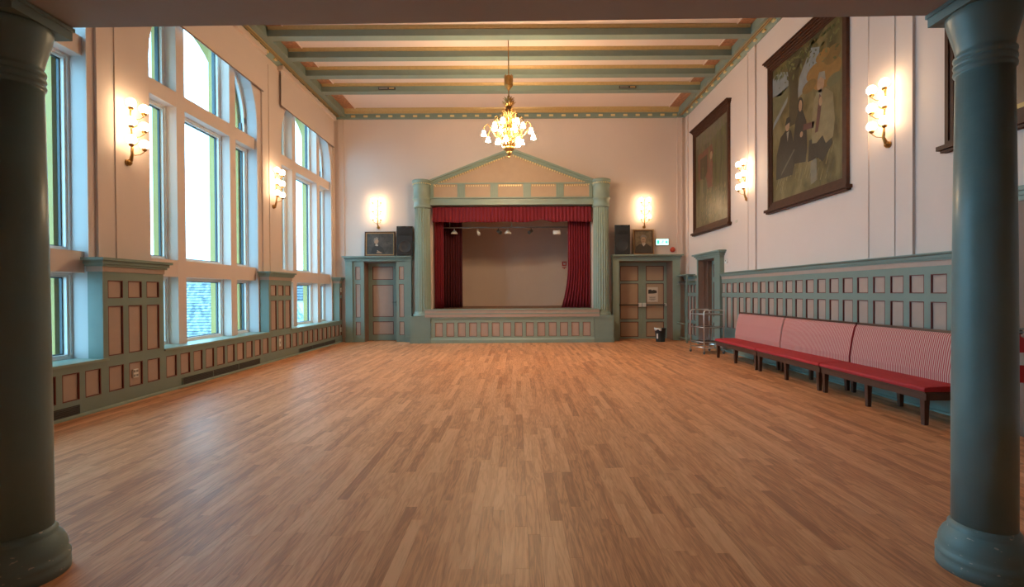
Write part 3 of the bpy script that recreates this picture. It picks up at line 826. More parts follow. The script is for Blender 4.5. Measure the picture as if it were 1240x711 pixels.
for cx, px0, px1 in ((-2.745, -3.07, -2.475), (2.465, 2.215, 2.78)):
    X = cx - ox
    c = fluted('fluted_column', X, 0.0, 0.88, 3.96, 0.232).build('fluted_column', 'green_lt', pro)
    mb = MB(); mb.lathe([(0.28, 0.775), (0.285, 0.80), (0.275, 0.83), (0.25, 0.845), (0.255, 0.87), (0.245, 0.90), (0.225, 0.91)], (X, 0), 36); mb.build('column_base', 'green_lt', c)
    mb = MB(); mb.lathe([(0.222, 3.90), (0.25, 3.93), (0.25, 3.97), (0.238, 3.99), (0.238, 4.12), (0.27, 4.14), (0.275, 4.19), (0.25, 4.21), (0.252, 4.50), (0.27, 4.53), (0.27, 4.56), (0.255, 4.575), (0.262, 4.63), (0.285, 4.66), (0.29, 4.70), (0.27, 4.715)], (X, 0), 40)
    mb.build('capital', 'green_lt', c)
    mb = MB()
    for k in range(26):
        a = 2 * PI * k / 26; mb.ball((X + 0.262 * math.cos(a), 0.262 * math.sin(a), 4.60), 0.018, 6, 4)
    stuff(mb.build('gilt_beads', 'giltdot', c))
    mb = MB(); mb.box(px0 - ox + 0.01, px1 - ox - 0.01, -0.27, 0.27, 0.0, 0.70); mb.box(px0 - ox - 0.005, px1 - ox + 0.005, -0.29, 0.285, 0.0, 0.12)
    mb.box(px0 - ox - 0.005, px1 - ox + 0.005, -0.29, 0.285, 0.70, 0.745); mb.box(px0 - ox + 0.0, px1 - ox - 0.0, -0.28, 0.28, 0.745, 0.775)
    mb.build('pedestal', 'green', pro)
XA, XB = -2.52 - ox, 2.25 - ox
mb = MB(); mb.box(XA, XB, -0.06, 0.30, 4.0, 4.10); mb.box(XA, XB, -0.075, 0.30, 4.10, 4.16); mb.prism([(-0.075, 4.16), (-0.12, 4.185), (-0.12, 4.21), (0.3, 4.21), (0.3, 4.16)], 'x', XA, XB)
mb.build('architrave', 'green_lt', pro)
mb = MB(); mb.box(XA, XB, -0.045, 0.30, 4.21, 4.60); mb.build('frieze', 'tan', pro)
for x in (-2.5, -1.715, -0.757, 0.20, 1.155, 2.115):
    w = 0.10 if x in (-2.5, 2.115) else 0.225
    mb = MB(); x -= ox
    mb.box(x, x + w, -0.062, -0.045, 4.212, 4.60)
    n = 2 if w < 0.2 else 4
    for k in range(n): mb.box(x + w * (k + 0.2) / n, x + w * (k + 0.75) / n, -0.08, -0.062, 4.212, 4.58)
    mb.build('triglyph', 'green_lt', pro)
mb = MB(); mb.box(XA, XB, -0.075, 0.30, 4.60, 4.635); mb.build('cornice', 'green_lt', pro)
mb = MB()
for (a, b) in ((-2.36, -1.75), (-1.46, -0.80), (-0.50, 0.16), (0.46, 1.11), (1.41, 2.07)):
    x = a
    while x < b: mb.box(x - ox, x - ox + 0.032, -0.066, -0.045, 4.535, 4.575); x += 0.068
stuff(mb.build('gilt_dentils', 'giltdot', pro))
AX, AZ = -0.15 - ox, 5.62
mb = MB(); mb.prism([(XA + 0.1, 4.635), (XB - 0.1, 4.635), (AX, AZ - 0.08)], 'y', -0.03, 0.30); mb.build('tympanum', 'tan', pro)
mb = MB()
for xe in (XA - 0.03, XB + 0.03):
    ze = 4.70
    for (t0, t1, y) in ((0.0, 0.055, -0.15), (0.055, 0.10, -0.10), (0.10, 0.145, -0.065)):
        poly = [(xe, ze - t0), (AX, AZ - t0), (AX, AZ - t1), (xe, ze - t1)]
        if xe > AX: poly = poly[::-1]
        mb.prism(poly, 'y', y, 0.30)
mb.build('raking_cornice', 'green_lt', pro)
mb = MB()
for xe in (XA, XB):
    n = 34
    for k in range(2, n):
        t = k / n; x = xe + (AX - xe) * t; z = 4.70 + (AZ - 4.70) * t - 0.145
        mb.box(x - 0.018, x + 0.018, -0.066, -0.04, z - 0.045, z)
stuff(mb.build('gilt_dentils', 'giltdot', pro))

# curtains: folded cloth with thickness
def curtain(name, x0, x1, y, z0, z1, folds, amp, m, loc, cols=None, bottom=None, top_gather=1.0, lean=None):
    nx, nz = folds * 8, 10
    grid = []
    ph = [random.uniform(-0.6, 0.6) for _ in range(folds + 2)]
    for j in range(nz + 1):
        t = j / nz; row = []
        for i in range(nx + 1):
            s = i / nx
            f = s * folds
            a = math.sin(2 * PI * f + ph[int(f)] * 0.6 * math.sin(PI * (f % 1))) * (0.7 + 0.5 * random.Random(int(f) * 7 + 3).random())
            zb = z0 + (bottom(s) if bottom else 0)
            z = z1 + (zb - z1) * t
            x = x0 + (x1 - x0) * s + (lean(s, t) if lean else 0)
            row.append((x - loc[0], y + amp * a * (0.6 + 0.4 * t) - loc[1], z - loc[2]))
        grid.append(row)
    mb = MB(); mb.sheet(grid)
    o = mb.build(name, m, None, loc)
    s = o.modifiers.new('cloth', 'SOLIDIFY'); s.thickness = 0.012; s.offset = 0
    return o
o = curtain('valance', -2.47, 2.205, 14.12, 3.52, 3.97, 44, 0.022, 'velvet', (-0.13, 14.12, 3.52), bottom=lambda s: 0.012 * math.sin(s * 31) + (0.06 * max(0, 1 - abs(s - 0.69) / 0.07)))
tag(o, 'gathered crimson valance hung across the top of the stage opening', 'curtain')
o = curtain('curtain', -2.455, -2.19, 14.36, 0.985, 3.9, 5, 0.035, 'velvet', (-2.33, 14.36, 0.985))
tag(o, 'narrow crimson stage curtain drawn back against the left fluted column', 'curtain', 'stage curtains')
o = curtain('curtain', -2.36, -1.70, 14.95, 0.985, 4.25, 8, 0.05, 'velvet_shaded', (-2.0, 14.95, 0.985))
tag(o, 'dark shaded crimson curtain hanging behind the left stage curtain', 'curtain', 'stage curtains')
o = curtain('curtain', 1.54, 2.2, 14.40, 0.985, 3.9, 9, 0.05, 'velvet', (1.87, 14.40, 0.985), lean=lambda s, t: -0.20 * (1 - s) * max(0, (t - 0.55) / 0.45) ** 2)
tag(o, 'wide crimson stage curtain gathered at the right, its hem trailing', 'curtain', 'stage curtains')
# lighting bar and spotlights over the stage
LBY, LBZ = 14.72, 3.44
bar = empty('lighting_bar', (-0.15, LBY, LBZ))
mb = MB(); mb.tube([(-2.1, 0, 0), (2.1, 0, 0)], 0.022, 8); mb.build('pipe', 'grey', bar)
for x in (-1.9, 0.0, 1.9):
    mb = MB(); mb.tube([(x, 0, 0.0), (x, 0, 4.3 - LBZ)], 0.012, 6); mb.build('hanger', 'grey', bar)
tag(bar, 'horizontal lighting pipe hung under the stage ceiling behind the valance', 'pipe')
spots = [(-1.91, 'w', 0), (-1.20, 't', 0.3), (-0.556, 'd', 0.5), (-0.27, 'w', 0), (0.448, 'd', -0.5), (1.23, 'b', 0), (1.645, 'w', 0)]
slabels = ['white dome spotlight at the far left of the stage lighting pipe', 'tilted slim white spotlight, second from left above the stage',
           'small dark spotlight just left of the middle white stage lamp', 'white dome spotlight near the middle of the stage lighting pipe',
           'small dark spotlight right of the middle of the stage pipe', 'boxy white floodlight above the stage left of the rightmost spotlight',
           'white dome spotlight at the far right beside the crimson curtain']
for (x, k, tl), lb in zip(spots, slabels):
    t = empty('spotlight', (x, LBY, LBZ - 0.026))
    mb = MB(); mb.tube([(0, 0, 0.0), (0, 0, -0.08)], 0.014, 8); mb.build('clamp', 'whiteplastic' if k != 'd' else 'darkgrey', t)
    mb = MB()
    if k == 'w': mb.lathe([(0.02, -0.06), (0.05, -0.075), (0.075, -0.11), (0.10, -0.13), (0.105, -0.165), (0.07, -0.17)], (0, 0), 16)
    elif k == 't': mb.tube([(0, 0, -0.05), (0.03, -0.05, -0.12), (0.06, -0.10, -0.20)], 0.045, 12, radii=[0.035, 0.045, 0.05])
    elif k == 'b': mb.box(-0.11, 0.11, -0.06, 0.06, -0.19, -0.075)
    else: mb.tube([(-0.06 * tl, 0, -0.08), (0.05 * tl, -0.05, -0.11), (0.14 * tl, -0.1, -0.15)], 0.05, 12, radii=[0.04, 0.05, 0.058])
    mb.build('lamp_body', 'whiteplastic' if k != 'd' else 'darkgrey', t)
    tag(t, lb, 'spotlight', 'stage spotlights')
# red safety sign on the stage wall
t = empty('safety_sign', (1.683, 16.99, 2.30))
mb = MB(); mb.box(-0.075, 0.075, -0.006, 0.006, 0.07, 0.23); mb.build('sign_plate', 'red', t)
mb = MB(); mb.box(-0.03, 0.02, -0.009, -0.006, 0.11, 0.18); mb.box(-0.04, -0.02, -0.009, -0.006, 0.18, 0.20); mb.box(0.03, 0.045, -0.009, -0.006, 0.10, 0.20); mb.build('sign_mark', 'whiteplastic', t)
mb = MB(); mb.box(-0.07, 0.07, -0.005, 0.006, 0.0, 0.03); mb.box(-0.015, 0.015, -0.005, 0.006, -0.04, 0.0); mb.build('sign_arrow', 'red', t)
tag(t, 'small red safety sign with an arrow on the stage back wall', 'sign')

# ================================================================== COLUMNS IN FRONT
def column(x, y, ztop, label, r=0.128):
    t = empty('column', (x, y, 0))
    k = r / 0.128
    mb = MB(); mb.lathe([(0.192 * k, 0.0), (0.192 * k, 0.045), (0.187 * k, 0.055), (0.193 * k, 0.07), (0.192 * k, 0.085), (0.184 * k, 0.095), (0.18 * k, 0.105), (0.182 * k, 0.125), (0.176 * k, 0.155), (0.162 * k, 0.185), (0.146 * k, 0.205), (0.142 * k, 0.212), (0.143 * k, 0.225), (0.136 * k, 0.233), (0.129 * k, 0.245)], (0, 0), 48)
    mb.build('column_base', 'teal_worn', t)
    zr = ztop - 0.385
    mb = MB(); mb.lathe([(0.1285 * k, 0.24), (0.128 * k, 0.9), (0.123 * k, 1.7), (0.1135 * k, zr)], (0, 0), 48)
    mb.build('shaft', 'teal', t)
    mb = MB(); prof = [(0.113 * k, zr)]
    for q in range(3):
        z = zr + 0.012 + q * 0.036
        prof += [(0.112 * k, z - 0.012), (0.1205 * k, z - 0.004), (0.123 * k, z + 0.006), (0.1205 * k, z + 0.016), (0.112 * k, z + 0.022)]
    z = zr + 0.12
    prof += [(0.113 * k, z), (0.118 * k, z + 0.03), (0.130 * k, z + 0.08), (0.142 * k, z + 0.125), (0.150 * k, z + 0.165), (0.153 * k, z + 0.19), (0.147 * k, z + 0.198)]
    mb.lathe(prof, (0, 0), 48); mb.build('capital', 'teal', t)
    a = 0.157 * k
    mb = MB(); mb.box(-a, a, -a, a, ztop - 0.068, ztop - 0.02); mb.box(-a - 0.008, a + 0.008, -a - 0.008, a + 0.008, ztop - 0.02, ztop); mb.build('abacus', 'teal', t)
    tag(t, label, 'column', 'columns under the gallery')
column(2.40, 2.456, zt(2.40 - 0.17) - 0.001, 'round teal painted column at the right edge, before the benches', 0.128)
column(-2.562, 2.46, zt(-2.562 - 0.17) - 0.001, 'round dark teal column at the left edge, in front of the windows', 0.128)

# ================================================================== BENCHES
def bench(y_far, y_near, label, first):
    L_ = y_far - y_near
    t = wroot('wall_bench', 'R', (y_far + y_near) / 2, 4.34)     # local x = mid - Y ; y=0 at the front of the legs
    h = L_ / 2 - 0.012
    SB = 0.435     # seat depth to backrest
    mb = MB(); mb.box(-h, h, 0.0, 0.03, 0.27, 0.345); mb.box(-h, h, 0.42, 0.45, 0.27, 0.345)
    for x in (-h, h - 0.03): mb.box(x, x + 0.03, 0.03, 0.42, 0.27, 0.345)
    mb.box(-h, h, -0.012, 0.46, 0.345, 0.362)
    mb.build('seat_frame', 'bench_wood', t, bevel=0.004)
    for x in (-h + 0.02, -0.03, h - 0.08):
        for y in (0.0, 0.40):
            mb = MB()
            mb.hexa([(x + 0.008, y + 0.008, 0), (x + 0.052, y + 0.008, 0), (x + 0.052, y + 0.052, 0), (x + 0.008, y + 0.052, 0), (x, y - 0.001, 0.30), (x + 0.06, y - 0.001, 0.30), (x + 0.06, y + 0.06, 0.30), (x, y + 0.06, 0.30)])
            mb.build('leg', 'bench_wood', t)
    # seat cushion
    n = 10; grid = []
    mb = MB()
    prof = [(-0.02, 0.362), (-0.026, 0.385), (-0.018, 0.405), (0.02, 0.414), (0.2, 0.422), (0.40, 0.42), (SB + 0.01, 0.415), (SB + 0.01, 0.362)]
    mb.prism(prof, 'x', -h - 0.004, h + 0.004)
    mb.build('seat_cushion', 'seat', t, bevel=0.006)
    # sloping back
    tl = lambda z: SB + (z - 0.42) * 0.16
    mb = MB()
    z0, z1 = 0.40, 0.958
    f = [(tl(z0) - 0.012, z0), (tl(0.5) - 0.03, 0.50), (tl(0.75) - 0.032, 0.75), (tl(0.92) - 0.02, 0.92), (tl(z1), z1), (tl(z1) + 0.05, z1), (tl(z0) + 0.05, z0)]
    mb.prism(f, 'x', -h, h)
    mb.build('backrest', 'stripe', t, bevel=0.006)
    mb = MB(); mb.prism([(tl(0.958) - 0.004, 0.958), (tl(0.985), 0.985), (tl(0.985) + 0.06, 0.985), (tl(0.958) + 0.058, 0.958)], 'x', -h, h)
    mb.build('top_rail', 'bench_wood', t)
    mb = MB(); mb.prism([(tl(0.05) + 0.055, 0.30), (tl(0.4) + 0.05, 0.40), (tl(0.958) + 0.05, 0.957), (tl(0.958) + 0.064, 0.957), (tl(0.4) + 0.064, 0.30)], 'x', -h, h)
    mb.build('back_board', 'bench_wood', t)
    tag(t, label, 'bench', 'striped benches along the right wall')
bench(10.46, 8.675, 'red wall bench with striped back, beside the chrome trolley', True)
bench(8.665, 6.85, 'red wall bench with striped back, middle of the three', False)
bench(6.84, 5.06, 'red wall bench with striped back, nearest, by the teal column', False)

# ================================================================== SCONCES
globe_mat = lampmat('lit_sconce_globe', SCONCE_STRENGTH)
def make_sconce():
    t = empty('wall_sconce')
    # local: wall at y=0, room towards -y, z=0 at the bottom boss
    mb = MB(); mb.tube([(0, 0.0, 0.0), (0, -0.03, 0.0)], 0.045, 14); mb.ball((0, -0.035, 0.0), 0.035, 12, 6)
    mb.build('wall_boss', 'brass', t)
    mb = MB(); mb.tube([(0, -0.035, 0.0), (0.004, -0.055, 0.04), (-0.006, -0.075, 0.10), (0.004, -0.075, 0.2), (0, -0.07, 0.35), (0.003, -0.06, 0.55), (0, -0.045, 0.78), (0, -0.02, 0.80)], 0.012, 8, radii=[0.024, 0.024, 0.02, 0.014, 0.011, 0.009, 0.008, 0.012])
    mb.ball((0, -0.03, 0.80), 0.022, 8, 6)
    mb.build('stem', 'brass', t)
    for row in range(3):
        z = 0.285 + 0.25 * row
        for s in (-1, 1):
            mb = MB()
            mb.tube([(0, -0.07, z - 0.17), (s * 0.03, -0.085, z - 0.175), (s * 0.08, -0.12, z - 0.155), (s * 0.112, -0.15, z - 0.11), (s * 0.115, -0.155, z - 0.085)], 0.006, 6)
            mb.lathe([(0.008, z - 0.10), (0.028, z - 0.085), (0.034, z - 0.065), (0.030, z - 0.055), (0.02, z - 0.05)], (s * 0.115, -0.155), 10)
            a = mb.build('arm', 'brass', t)
            mb = MB(); mb.ball((0, 0, 0), 0.062, 14, 8, sz=1.06)
            mb.build('glass_globe', globe_mat, a, (s * 0.115, -0.155, z))
            if row < 2:
                mb = MB(); mb.poly([(s * 0.02, -0.07, z - 0.05), (s * 0.055, -0.09, z - 0.02), (s * 0.075, -0.10, z + 0.02), (s * 0.04, -0.085, z + 0.0)])
                l = mb.build('leaf', 'brass', a); sm = l.modifiers.new('t', 'SOLIDIFY'); sm.thickness = 0.004
    return t
sc0 = make_sconce()
def subtree(o):
    TREE[o.name] = kids(o)
    for c in TREE[o.name]: subtree(c)
subtree(sc0)
def wall_place(t, wall, u, d, z):
    if wall == 'L': t.location = (-d, u, z); t.rotation_euler = (0, 0, PI / 2)
    elif wall == 'R': t.location = (d, u, z); t.rotation_euler = (0, 0, -PI / 2)
    else: t.location = (u, d, z); t.rotation_euler = (0, 0, 0)
spl = [('L', 6.70, 5.42, 3.29, 'six-globe brass sconce on the left wall nearest the viewer, before the first window'),
       ('L', 10.70, 5.42, 3.39, 'six-globe brass sconce on the left wall between the two tall windows'),
       ('R', 6.50, 5.06, 3.42, 'six-globe brass sconce on the right wall nearest the viewer, by the teal column'),
       ('R', 10.47, 5.06, 3.45, 'six-globe brass sconce on the right wall between the two large paintings'),
       ('B', -4.115, 14.30, 3.40, 'six-globe brass sconce on the back wall above the landscape-format portrait'),
       ('B', 3.80, 14.30, 3.37, 'six-globe brass sconce on the back wall above the upright portrait')]
for i, (w, u, d, z, lb) in enumerate(spl):
    t = sc0 if i == 0 else copy_tree(sc0)
    wall_place(t, w, u, d, z)
    tag(t, lb, 'sconce', 'brass wall sconces')

# ================================================================== CHANDELIER
shade_mat = lampmat('lit_chandelier_shade', CHANDELIER_STRENGTH)
ch = tag(empty('chandelier', (-0.15, 10.22, 4.33)), 'ornate brass chandelier with many lit bell shades hanging over the hall', 'chandelier')
def Zc(z): return z - 4.33
mb = MB(); mb.tube([(0, 0, Zc(6.04)), (0, 0, Zc(6.87))], 0.011, 8); mb.lathe([(0.07, Zc(6.879)), (0.06, Zc(6.85)), (0.015, Zc(6.82))], (0, 0), 16); mb.build('rod', 'brass', ch)
mb = MB(); mb.lathe([(0.012, Zc(5.74)), (0.03, Zc(5.76)), (0.055, Zc(5.80)), (0.085, Zc(5.83)), (0.09, Zc(5.86)), (0.08, Zc(5.89)), (0.08, Zc(6.02)), (0.06, Zc(6.05)), (0.012, Zc(6.07))], (0, 0), 18)
for k in range(8):
    a = PI / 4 * k; mb.tube([(0.085 * math.cos(a), 0.085 * math.sin(a), Zc(5.86)), (0.085 * math.cos(a), 0.085 * math.sin(a), Zc(6.06))], 0.010, 6)
mb.build('counterweight', 'brass', ch)
mb = MB(); mb.lathe([(0.012, Zc(5.35)), (0.012, Zc(5.60)), (0.03, Zc(5.62)), (0.012, Zc(5.64)), (0.012, Zc(5.76))], (0, 0), 12)
mb.lathe([(0.02, Zc(4.36)), (0.045, Zc(4.40)), (0.05, Zc(4.44)), (0.10, Zc(4.48)), (0.13, Zc(4.52)), (0.08, Zc(4.56)), (0.05, Zc(4.62)), (0.04, Zc(4.75)), (0.09, Zc(4.82)), (0.11, Zc(4.90)), (0.06, Zc(4.98)), (0.035, Zc(5.05)), (0.03, Zc(5.2)), (0.05, Zc(5.28)), (0.03, Zc(5.36))], (0, 0), 18)
mb.lathe([(0.002, Zc(4.30)), (0.018, Zc(4.315)), (0.02, Zc(4.335)), (0.008, Zc(4.35)), (0.02, Zc(4.365))], (0, 0), 10)
mb.build('central_stem', 'brass', ch)
def leaf(mb, base, tip, width, curl, m=0):
    b, t = Vector(base), Vector(tip); d = (t - b); side = d.cross(Vector((0, 0, 1)));
    if side.length < 1e-4: side = Vector((1, 0, 0))
    side = side.normalized() * width; out = Vector((d.x, d.y, 0)); out = out.normalized() * curl if out.length > 1e-4 else Vector((0, 0, 0))
    mid = b + d * 0.5 - out * 0.3
    mb.sheet([[b - side * 0.3, b + side * 0.3], [mid - side, mid + side], [b + d * 0.85 + out * 0.2 - side * 0.6, b + d * 0.85 + out * 0.2 + side * 0.6], [t + out - side * 0.05, t + out + side * 0.05]], m)
mb = MB()
for k in range(9):
    a = 2 * PI * k / 9; c, s = math.cos(a), math.sin(a)
    leaf(mb, (0.045 * c, 0.045 * s, Zc(5.37)), (0.13 * c, 0.13 * s, Zc(5.50)), 0.042, 0.02)
    a += 0.35; c, s = math.cos(a), math.sin(a)
    leaf(mb, (0.04 * c, 0.04 * s, Zc(5.42)), (0.075 * c, 0.075 * s, Zc(5.58)), 0.034, 0.05)
    leaf(mb, (0.05 * c, 0.05 * s, Zc(5.36)), (0.13 * c, 0.13 * s, Zc(5.30)), 0.025, 0.04)
o = mb.build('leaf_crown', 'brass', ch); o.modifiers.new('t', 'SOLIDIFY').thickness = 0.005
mb = MB()
for k in range(14):
    a = 2 * PI * k / 14; c, s = math.cos(a), math.sin(a)
    leaf(mb, (0.10 * c, 0.10 * s, Zc(4.50)), (0.19 * c, 0.19 * s, Zc(4.64)), 0.03, 0.05)
    a += 0.22; c, s = math.cos(a), math.sin(a)
    leaf(mb, (0.08 * c, 0.08 * s, Zc(4.95)), (0.20 * c, 0.20 * s, Zc(5.10)), 0.025, 0.05)
    leaf(mb, (0.04 * c, 0.04 * s, Zc(5.10)), (0.13 * c, 0.13 * s, Zc(5.27)), 0.02, 0.05)
    leaf(mb, (0.05 * c, 0.05 * s, Zc(4.46)), (0.02 * c, 0.02 * s, Zc(4.36)), 0.02, 0.02)
    leaf(mb, (0.11 * c, 0.11 * s, Zc(4.86)), (0.26 * c, 0.26 * s, Zc(4.78)), 0.025, 0.04)
o = mb.build('leafwork', 'brass', ch); o.modifiers.new('t', 'SOLIDIFY').thickness = 0.005
def ch_arm(a, r, zs, z0, rise, size=0.88):
    c, s = math.cos(a), math.sin(a)
    P = lambda q, z: (q * c, q * s, Zc(z))
    mb = MB(); mb.tube([P(0.07, z0), P(0.16 * r / 0.5, z0 - 0.05), P(0.32 * r / 0.5, z0 + rise * 0.35), P(0.42 * r / 0.5, zs + 0.13 + rise * 0.25), P(0.49 * r / 0.5, zs + 0.14), P(r, zs + 0.09), P(r, zs + 0.06)], 0.010, 6)
    mb.tube([P(0.30 * r / 0.5, z0 + rise * 0.3), P(0.24 * r / 0.5, z0 + 0.08 + rise * 0.2), P(0.19 * r / 0.5, z0 + 0.05), P(0.21 * r / 0.5, z0 + 0.02)], 0.007, 5)
    mb.lathe([(0.012, Zc(zs + 0.075)), (0.03, Zc(zs + 0.06)), (0.03, Zc(zs + 0.045))], (r * c, r * s), 10)
    ar = mb.build('arm', 'brass', ch)
    mb = MB(); k = size
    mb.lathe([(0.018 * k, Zc(zs + 0.05)), (0.032 * k, Zc(zs + 0.035)), (0.042 * k, Zc(zs)), (0.05 * k, Zc(zs - 0.03)), (0.066 * k, Zc(zs - 0.052)), (0.056 * k, Zc(zs - 0.05)), (0.03 * k, Zc(zs - 0.03))], (r * c, r * s), 12)
    mb.build('bell_shade', shade_mat, ar)
for k in range(8): ch_arm(2 * PI * (k + 0.30) / 8, 0.54, 4.80, 4.74, 0.28)
for k in range(6): ch_arm(2 * PI * (k + 0.1) / 6, 0.30, 5.02, 4.92, 0.22)
for k in range(5): ch_arm(2 * PI * (k + 0.55) / 5, 0.24, 4.66, 4.60, 0.14)

# ================================================================== PAINTINGS
def P2(mb, pts, y, m): mb.poly([(p[0], y, p[1]) for p in pts], m)
def ell(cx, cz, rx, rz, n=14, a0=0): return [(cx + rx * math.cos(-2 * PI * i / n + a0), cz + rz * math.sin(-2 * PI * i / n + a0)) for i in range(n)]
def painting(yc, w, z0, z1, label, cv, art):
    """large framed canvas on the right wall; local x from 0 (far edge) to w"""
    t = wroot('painting', 'R', yc + w / 2, XR, z0)
    h = z1 - z0
    mb = MB()
    for (t0, t1, d) in ((0.0, 0.045, 0.055), (0.045, 0.095, 0.040), (0.095, 0.13, 0.028)):
        for (x0, x1) in ((t0, t1), (w - t1, w - t0)): mb.box(x0, x1, -d, 0, 0.08, h - 0.10)
        mb.box(t1, w - t1, -d, 0, h - 0.10 - t1, h - 0.10 - t0); mb.box(t1, w - t1, -d, 0, 0.08 + t0, 0.08 + t1)
    mb.box(-0.02, w + 0.02, -0.075, 0, h - 0.10, h - 0.06); mb.box(-0.045, w + 0.045, -0.10, 0, h - 0.06, h - 0.025); mb.box(-0.065, w + 0.065, -0.125, 0, h - 0.025, h)
    mb.box(-0.06, w + 0.06, -0.105, 0, 0.03, 0.08); mb.box(-0.035, w + 0.035, -0.075, 0, 0.0, 0.03)
    mb.build('frame', 'frame_wood', t)
    cw, chh = w - 0.26, h - 0.44
    c = MB().box(0.128, w - 0.128, -0.016, -0.004, 0.208, h - 0.228).build('canvas', cv, t)
    if art:
        groups, mats = art(0.13, 0.21, cw, h - 0.44)
        for nm, mb in groups:
            o = mb.build(nm, mats, t)
            if nm == 'painted_landscape': stuff(o)
    tag(t, label, 'painting', 'large framed paintings on the right wall')
cvB = canvasmat('canvas_meadow', (0.055, 0.042, 0.014), (0.13, 0.10, 0.038), (0.20, 0.16, 0.075), (2.2, 1, 1.2))
cvA = canvasmat('canvas_field', (0.045, 0.045, 0.018), (0.10, 0.085, 0.035), (0.17, 0.135, 0.07), (5, 1, 0.6))
cvC = canvasmat('canvas_golden', (0.16, 0.07, 0.015), (0.36, 0.20, 0.03), (0.50, 0.30, 0.05), (1.5, 1, 1.5))
PC = {}
def pm(name, col):
    if name not in PC: PC[name] = mat('paint_' + name, col, 0.4, var=0.22, scale=7, bump=0.15, bscale=20)
    return PC[name]
def artB(x0, z0, w, h):
    mb = MB(); U = lambda u, v: (x0 + u * w, z0 + v * h)
    mats = [pm('sky', (0.20, 0.215, 0.22)), pm('ochre', (0.25, 0.125, 0.03)), pm('trunk', (0.055, 0.042, 0.018)), pm('foliage', (0.075, 0.075, 0.022)),
            pm('coat', (0.21, 0.165, 0.085)), pm('skin', (0.26, 0.155, 0.095)), pm('dark', (0.020, 0.018, 0.014)), pm('grey', (0.09, 0.085, 0.065)),
            pm('straw', (0.25, 0.20, 0.10)), pm('plum', (0.10, 0.035, 0.03)), pm('stocking', (0.19, 0.165, 0.12)), pm('hill', (0.13, 0.115, 0.055)), pm('leaf', (0.15, 0.15, 0.055)), pm('pale', (0.24, 0.21, 0.17)), pm('amber', (0.17, 0.095, 0.025))]
    y = -0.0165
    def A(pts, m, k):
        P2(mb, [U(*p) for p in pts], y - 0.0004 * k, m)
    A([(0.0, 0.80), (0.0, 0.94), (0.12, 0.95), (0.27, 0.90), (0.27, 0.80), (0.15, 0.77)][::1], 0, 1)
    A([(0.0, 0.62), (0.0, 0.79), (0.27, 0.80), (0.27, 0.70)], 11, 1)
    A([(0.0, 0.55), (0.02, 0.60), (0.26, 0.73), (0.25, 0.69)], 0, 2)
    A([(0.40, 0.66), (0.44, 0.80), (0.60, 0.94), (0.72, 0.90), (0.70, 0.80), (0.50, 0.68)], 0, 1)
    for q, (cu, cv_, ru, rv, mi) in enumerate([(0.80, 0.70, 0.19, 0.085, 1), (0.66, 0.76, 0.12, 0.05, 1), (0.88, 0.79, 0.105, 0.055, 14), (0.76, 0.83, 0.09, 0.035, 1), (0.58, 0.69, 0.10, 0.04, 14), (0.90, 0.63, 0.09, 0.035, 11)]):
        A(ell(cu, cv_, ru, rv, 16, q), mi, 2.05 + q * 0.15)
    A([(0.27, 0.50), (0.29, 0.75), (0.24, 1.0), (0.48, 1.0), (0.42, 0.80), (0.42, 0.50)], 2, 3)
    A([(0.36, 0.86), (0.44, 0.88), (0.80, 1.0), (0.62, 1.0)], 2, 3)
    rnd = random.Random(5)
    for k in range(150):
        u = rnd.uniform(0.02, 0.98); v = 1.0 - abs(rnd.gauss(0, 0.075)) - (0.08 * (rnd.random() < .4) if u > 0.55 else 0)
        if v < 0.74: continue
        r = rnd.uniform(0.012, 0.035); a = rnd.uniform(0, PI)
        u = min(max(u, 0.04), 0.955); v = min(v, 0.962)
        A([(u + r * math.cos(a + q) * (1.0 if i % 2 == 0 else 0.45), v + r * 0.8 * math.sin(a + q) * (1.0 if i % 2 == 0 else 0.45)) for i, q in enumerate([-PI / 2 * j for j in range(4)])], 3 if rnd.random() < 0.6 else 12, 4 + k % 3)
    for k in range(70):   # meadow strokes
        u = rnd.uniform(0.05, 0.90); v = rnd.uniform(0.03, 0.26); l = rnd.uniform(0.03, 0.13)
        A([(u, v), (u + 0.006, v - 0.004), (u + 0.05 * l / 0.1, v + l * 0.8), (u + 0.044 * l / 0.1, v + l * 0.8)][::-1], 8 if k % 3 else 7, 3 + k % 2)
    land, mb = mb, MB(); figs = [mb]
    # seated elder with a cap
    A([(0.06, 0.16), (0.07, 0.34), (0.14, 0.46), (0.22, 0.49), (0.31, 0.47), (0.35, 0.38), (0.37, 0.22), (0.33, 0.15)], 6, 5)
    A(ell(0.255, 0.515, 0.033, 0.037), 5, 6); A([(0.21, 0.525), (0.24, 0.575), (0.29, 0.575), (0.31, 0.535)], 6, 7); A([(0.24, 0.47), (0.255, 0.40), (0.28, 0.475)], 13, 6)
    A([(0.14, 0.17), (0.16, 0.20), (0.36, 0.33), (0.37, 0.315)], 7, 7)
    mb = MB(); figs.append(mb)
    # standing woman in a shawl
    A([(0.36, 0.22), (0.35, 0.40), (0.38, 0.52), (0.43, 0.58), (0.49, 0.56), (0.54, 0.47), (0.55, 0.30), (0.53, 0.20)], 6, 5)
    A(ell(0.452, 0.605, 0.043, 0.055), 6, 6); A(ell(0.455, 0.60, 0.026, 0.040), 5, 7); A([(0.50, 0.46), (0.49, 0.42), (0.64, 0.40), (0.65, 0.44)], 9, 7); A(ell(0.47, 0.40, 0.022, 0.02), 5, 7)
    mb = MB(); figs.append(mb)
    # standing old man in a pale coat
    A([(0.56, 0.19), (0.58, 0.33), (0.86, 0.33), (0.88, 0.24), (0.76, 0.15), (0.70, 0.19)], 6, 6)
    A([(0.60, 0.03), (0.60, 0.18), (0.68, 0.20), (0.69, 0.05)], 10, 6)
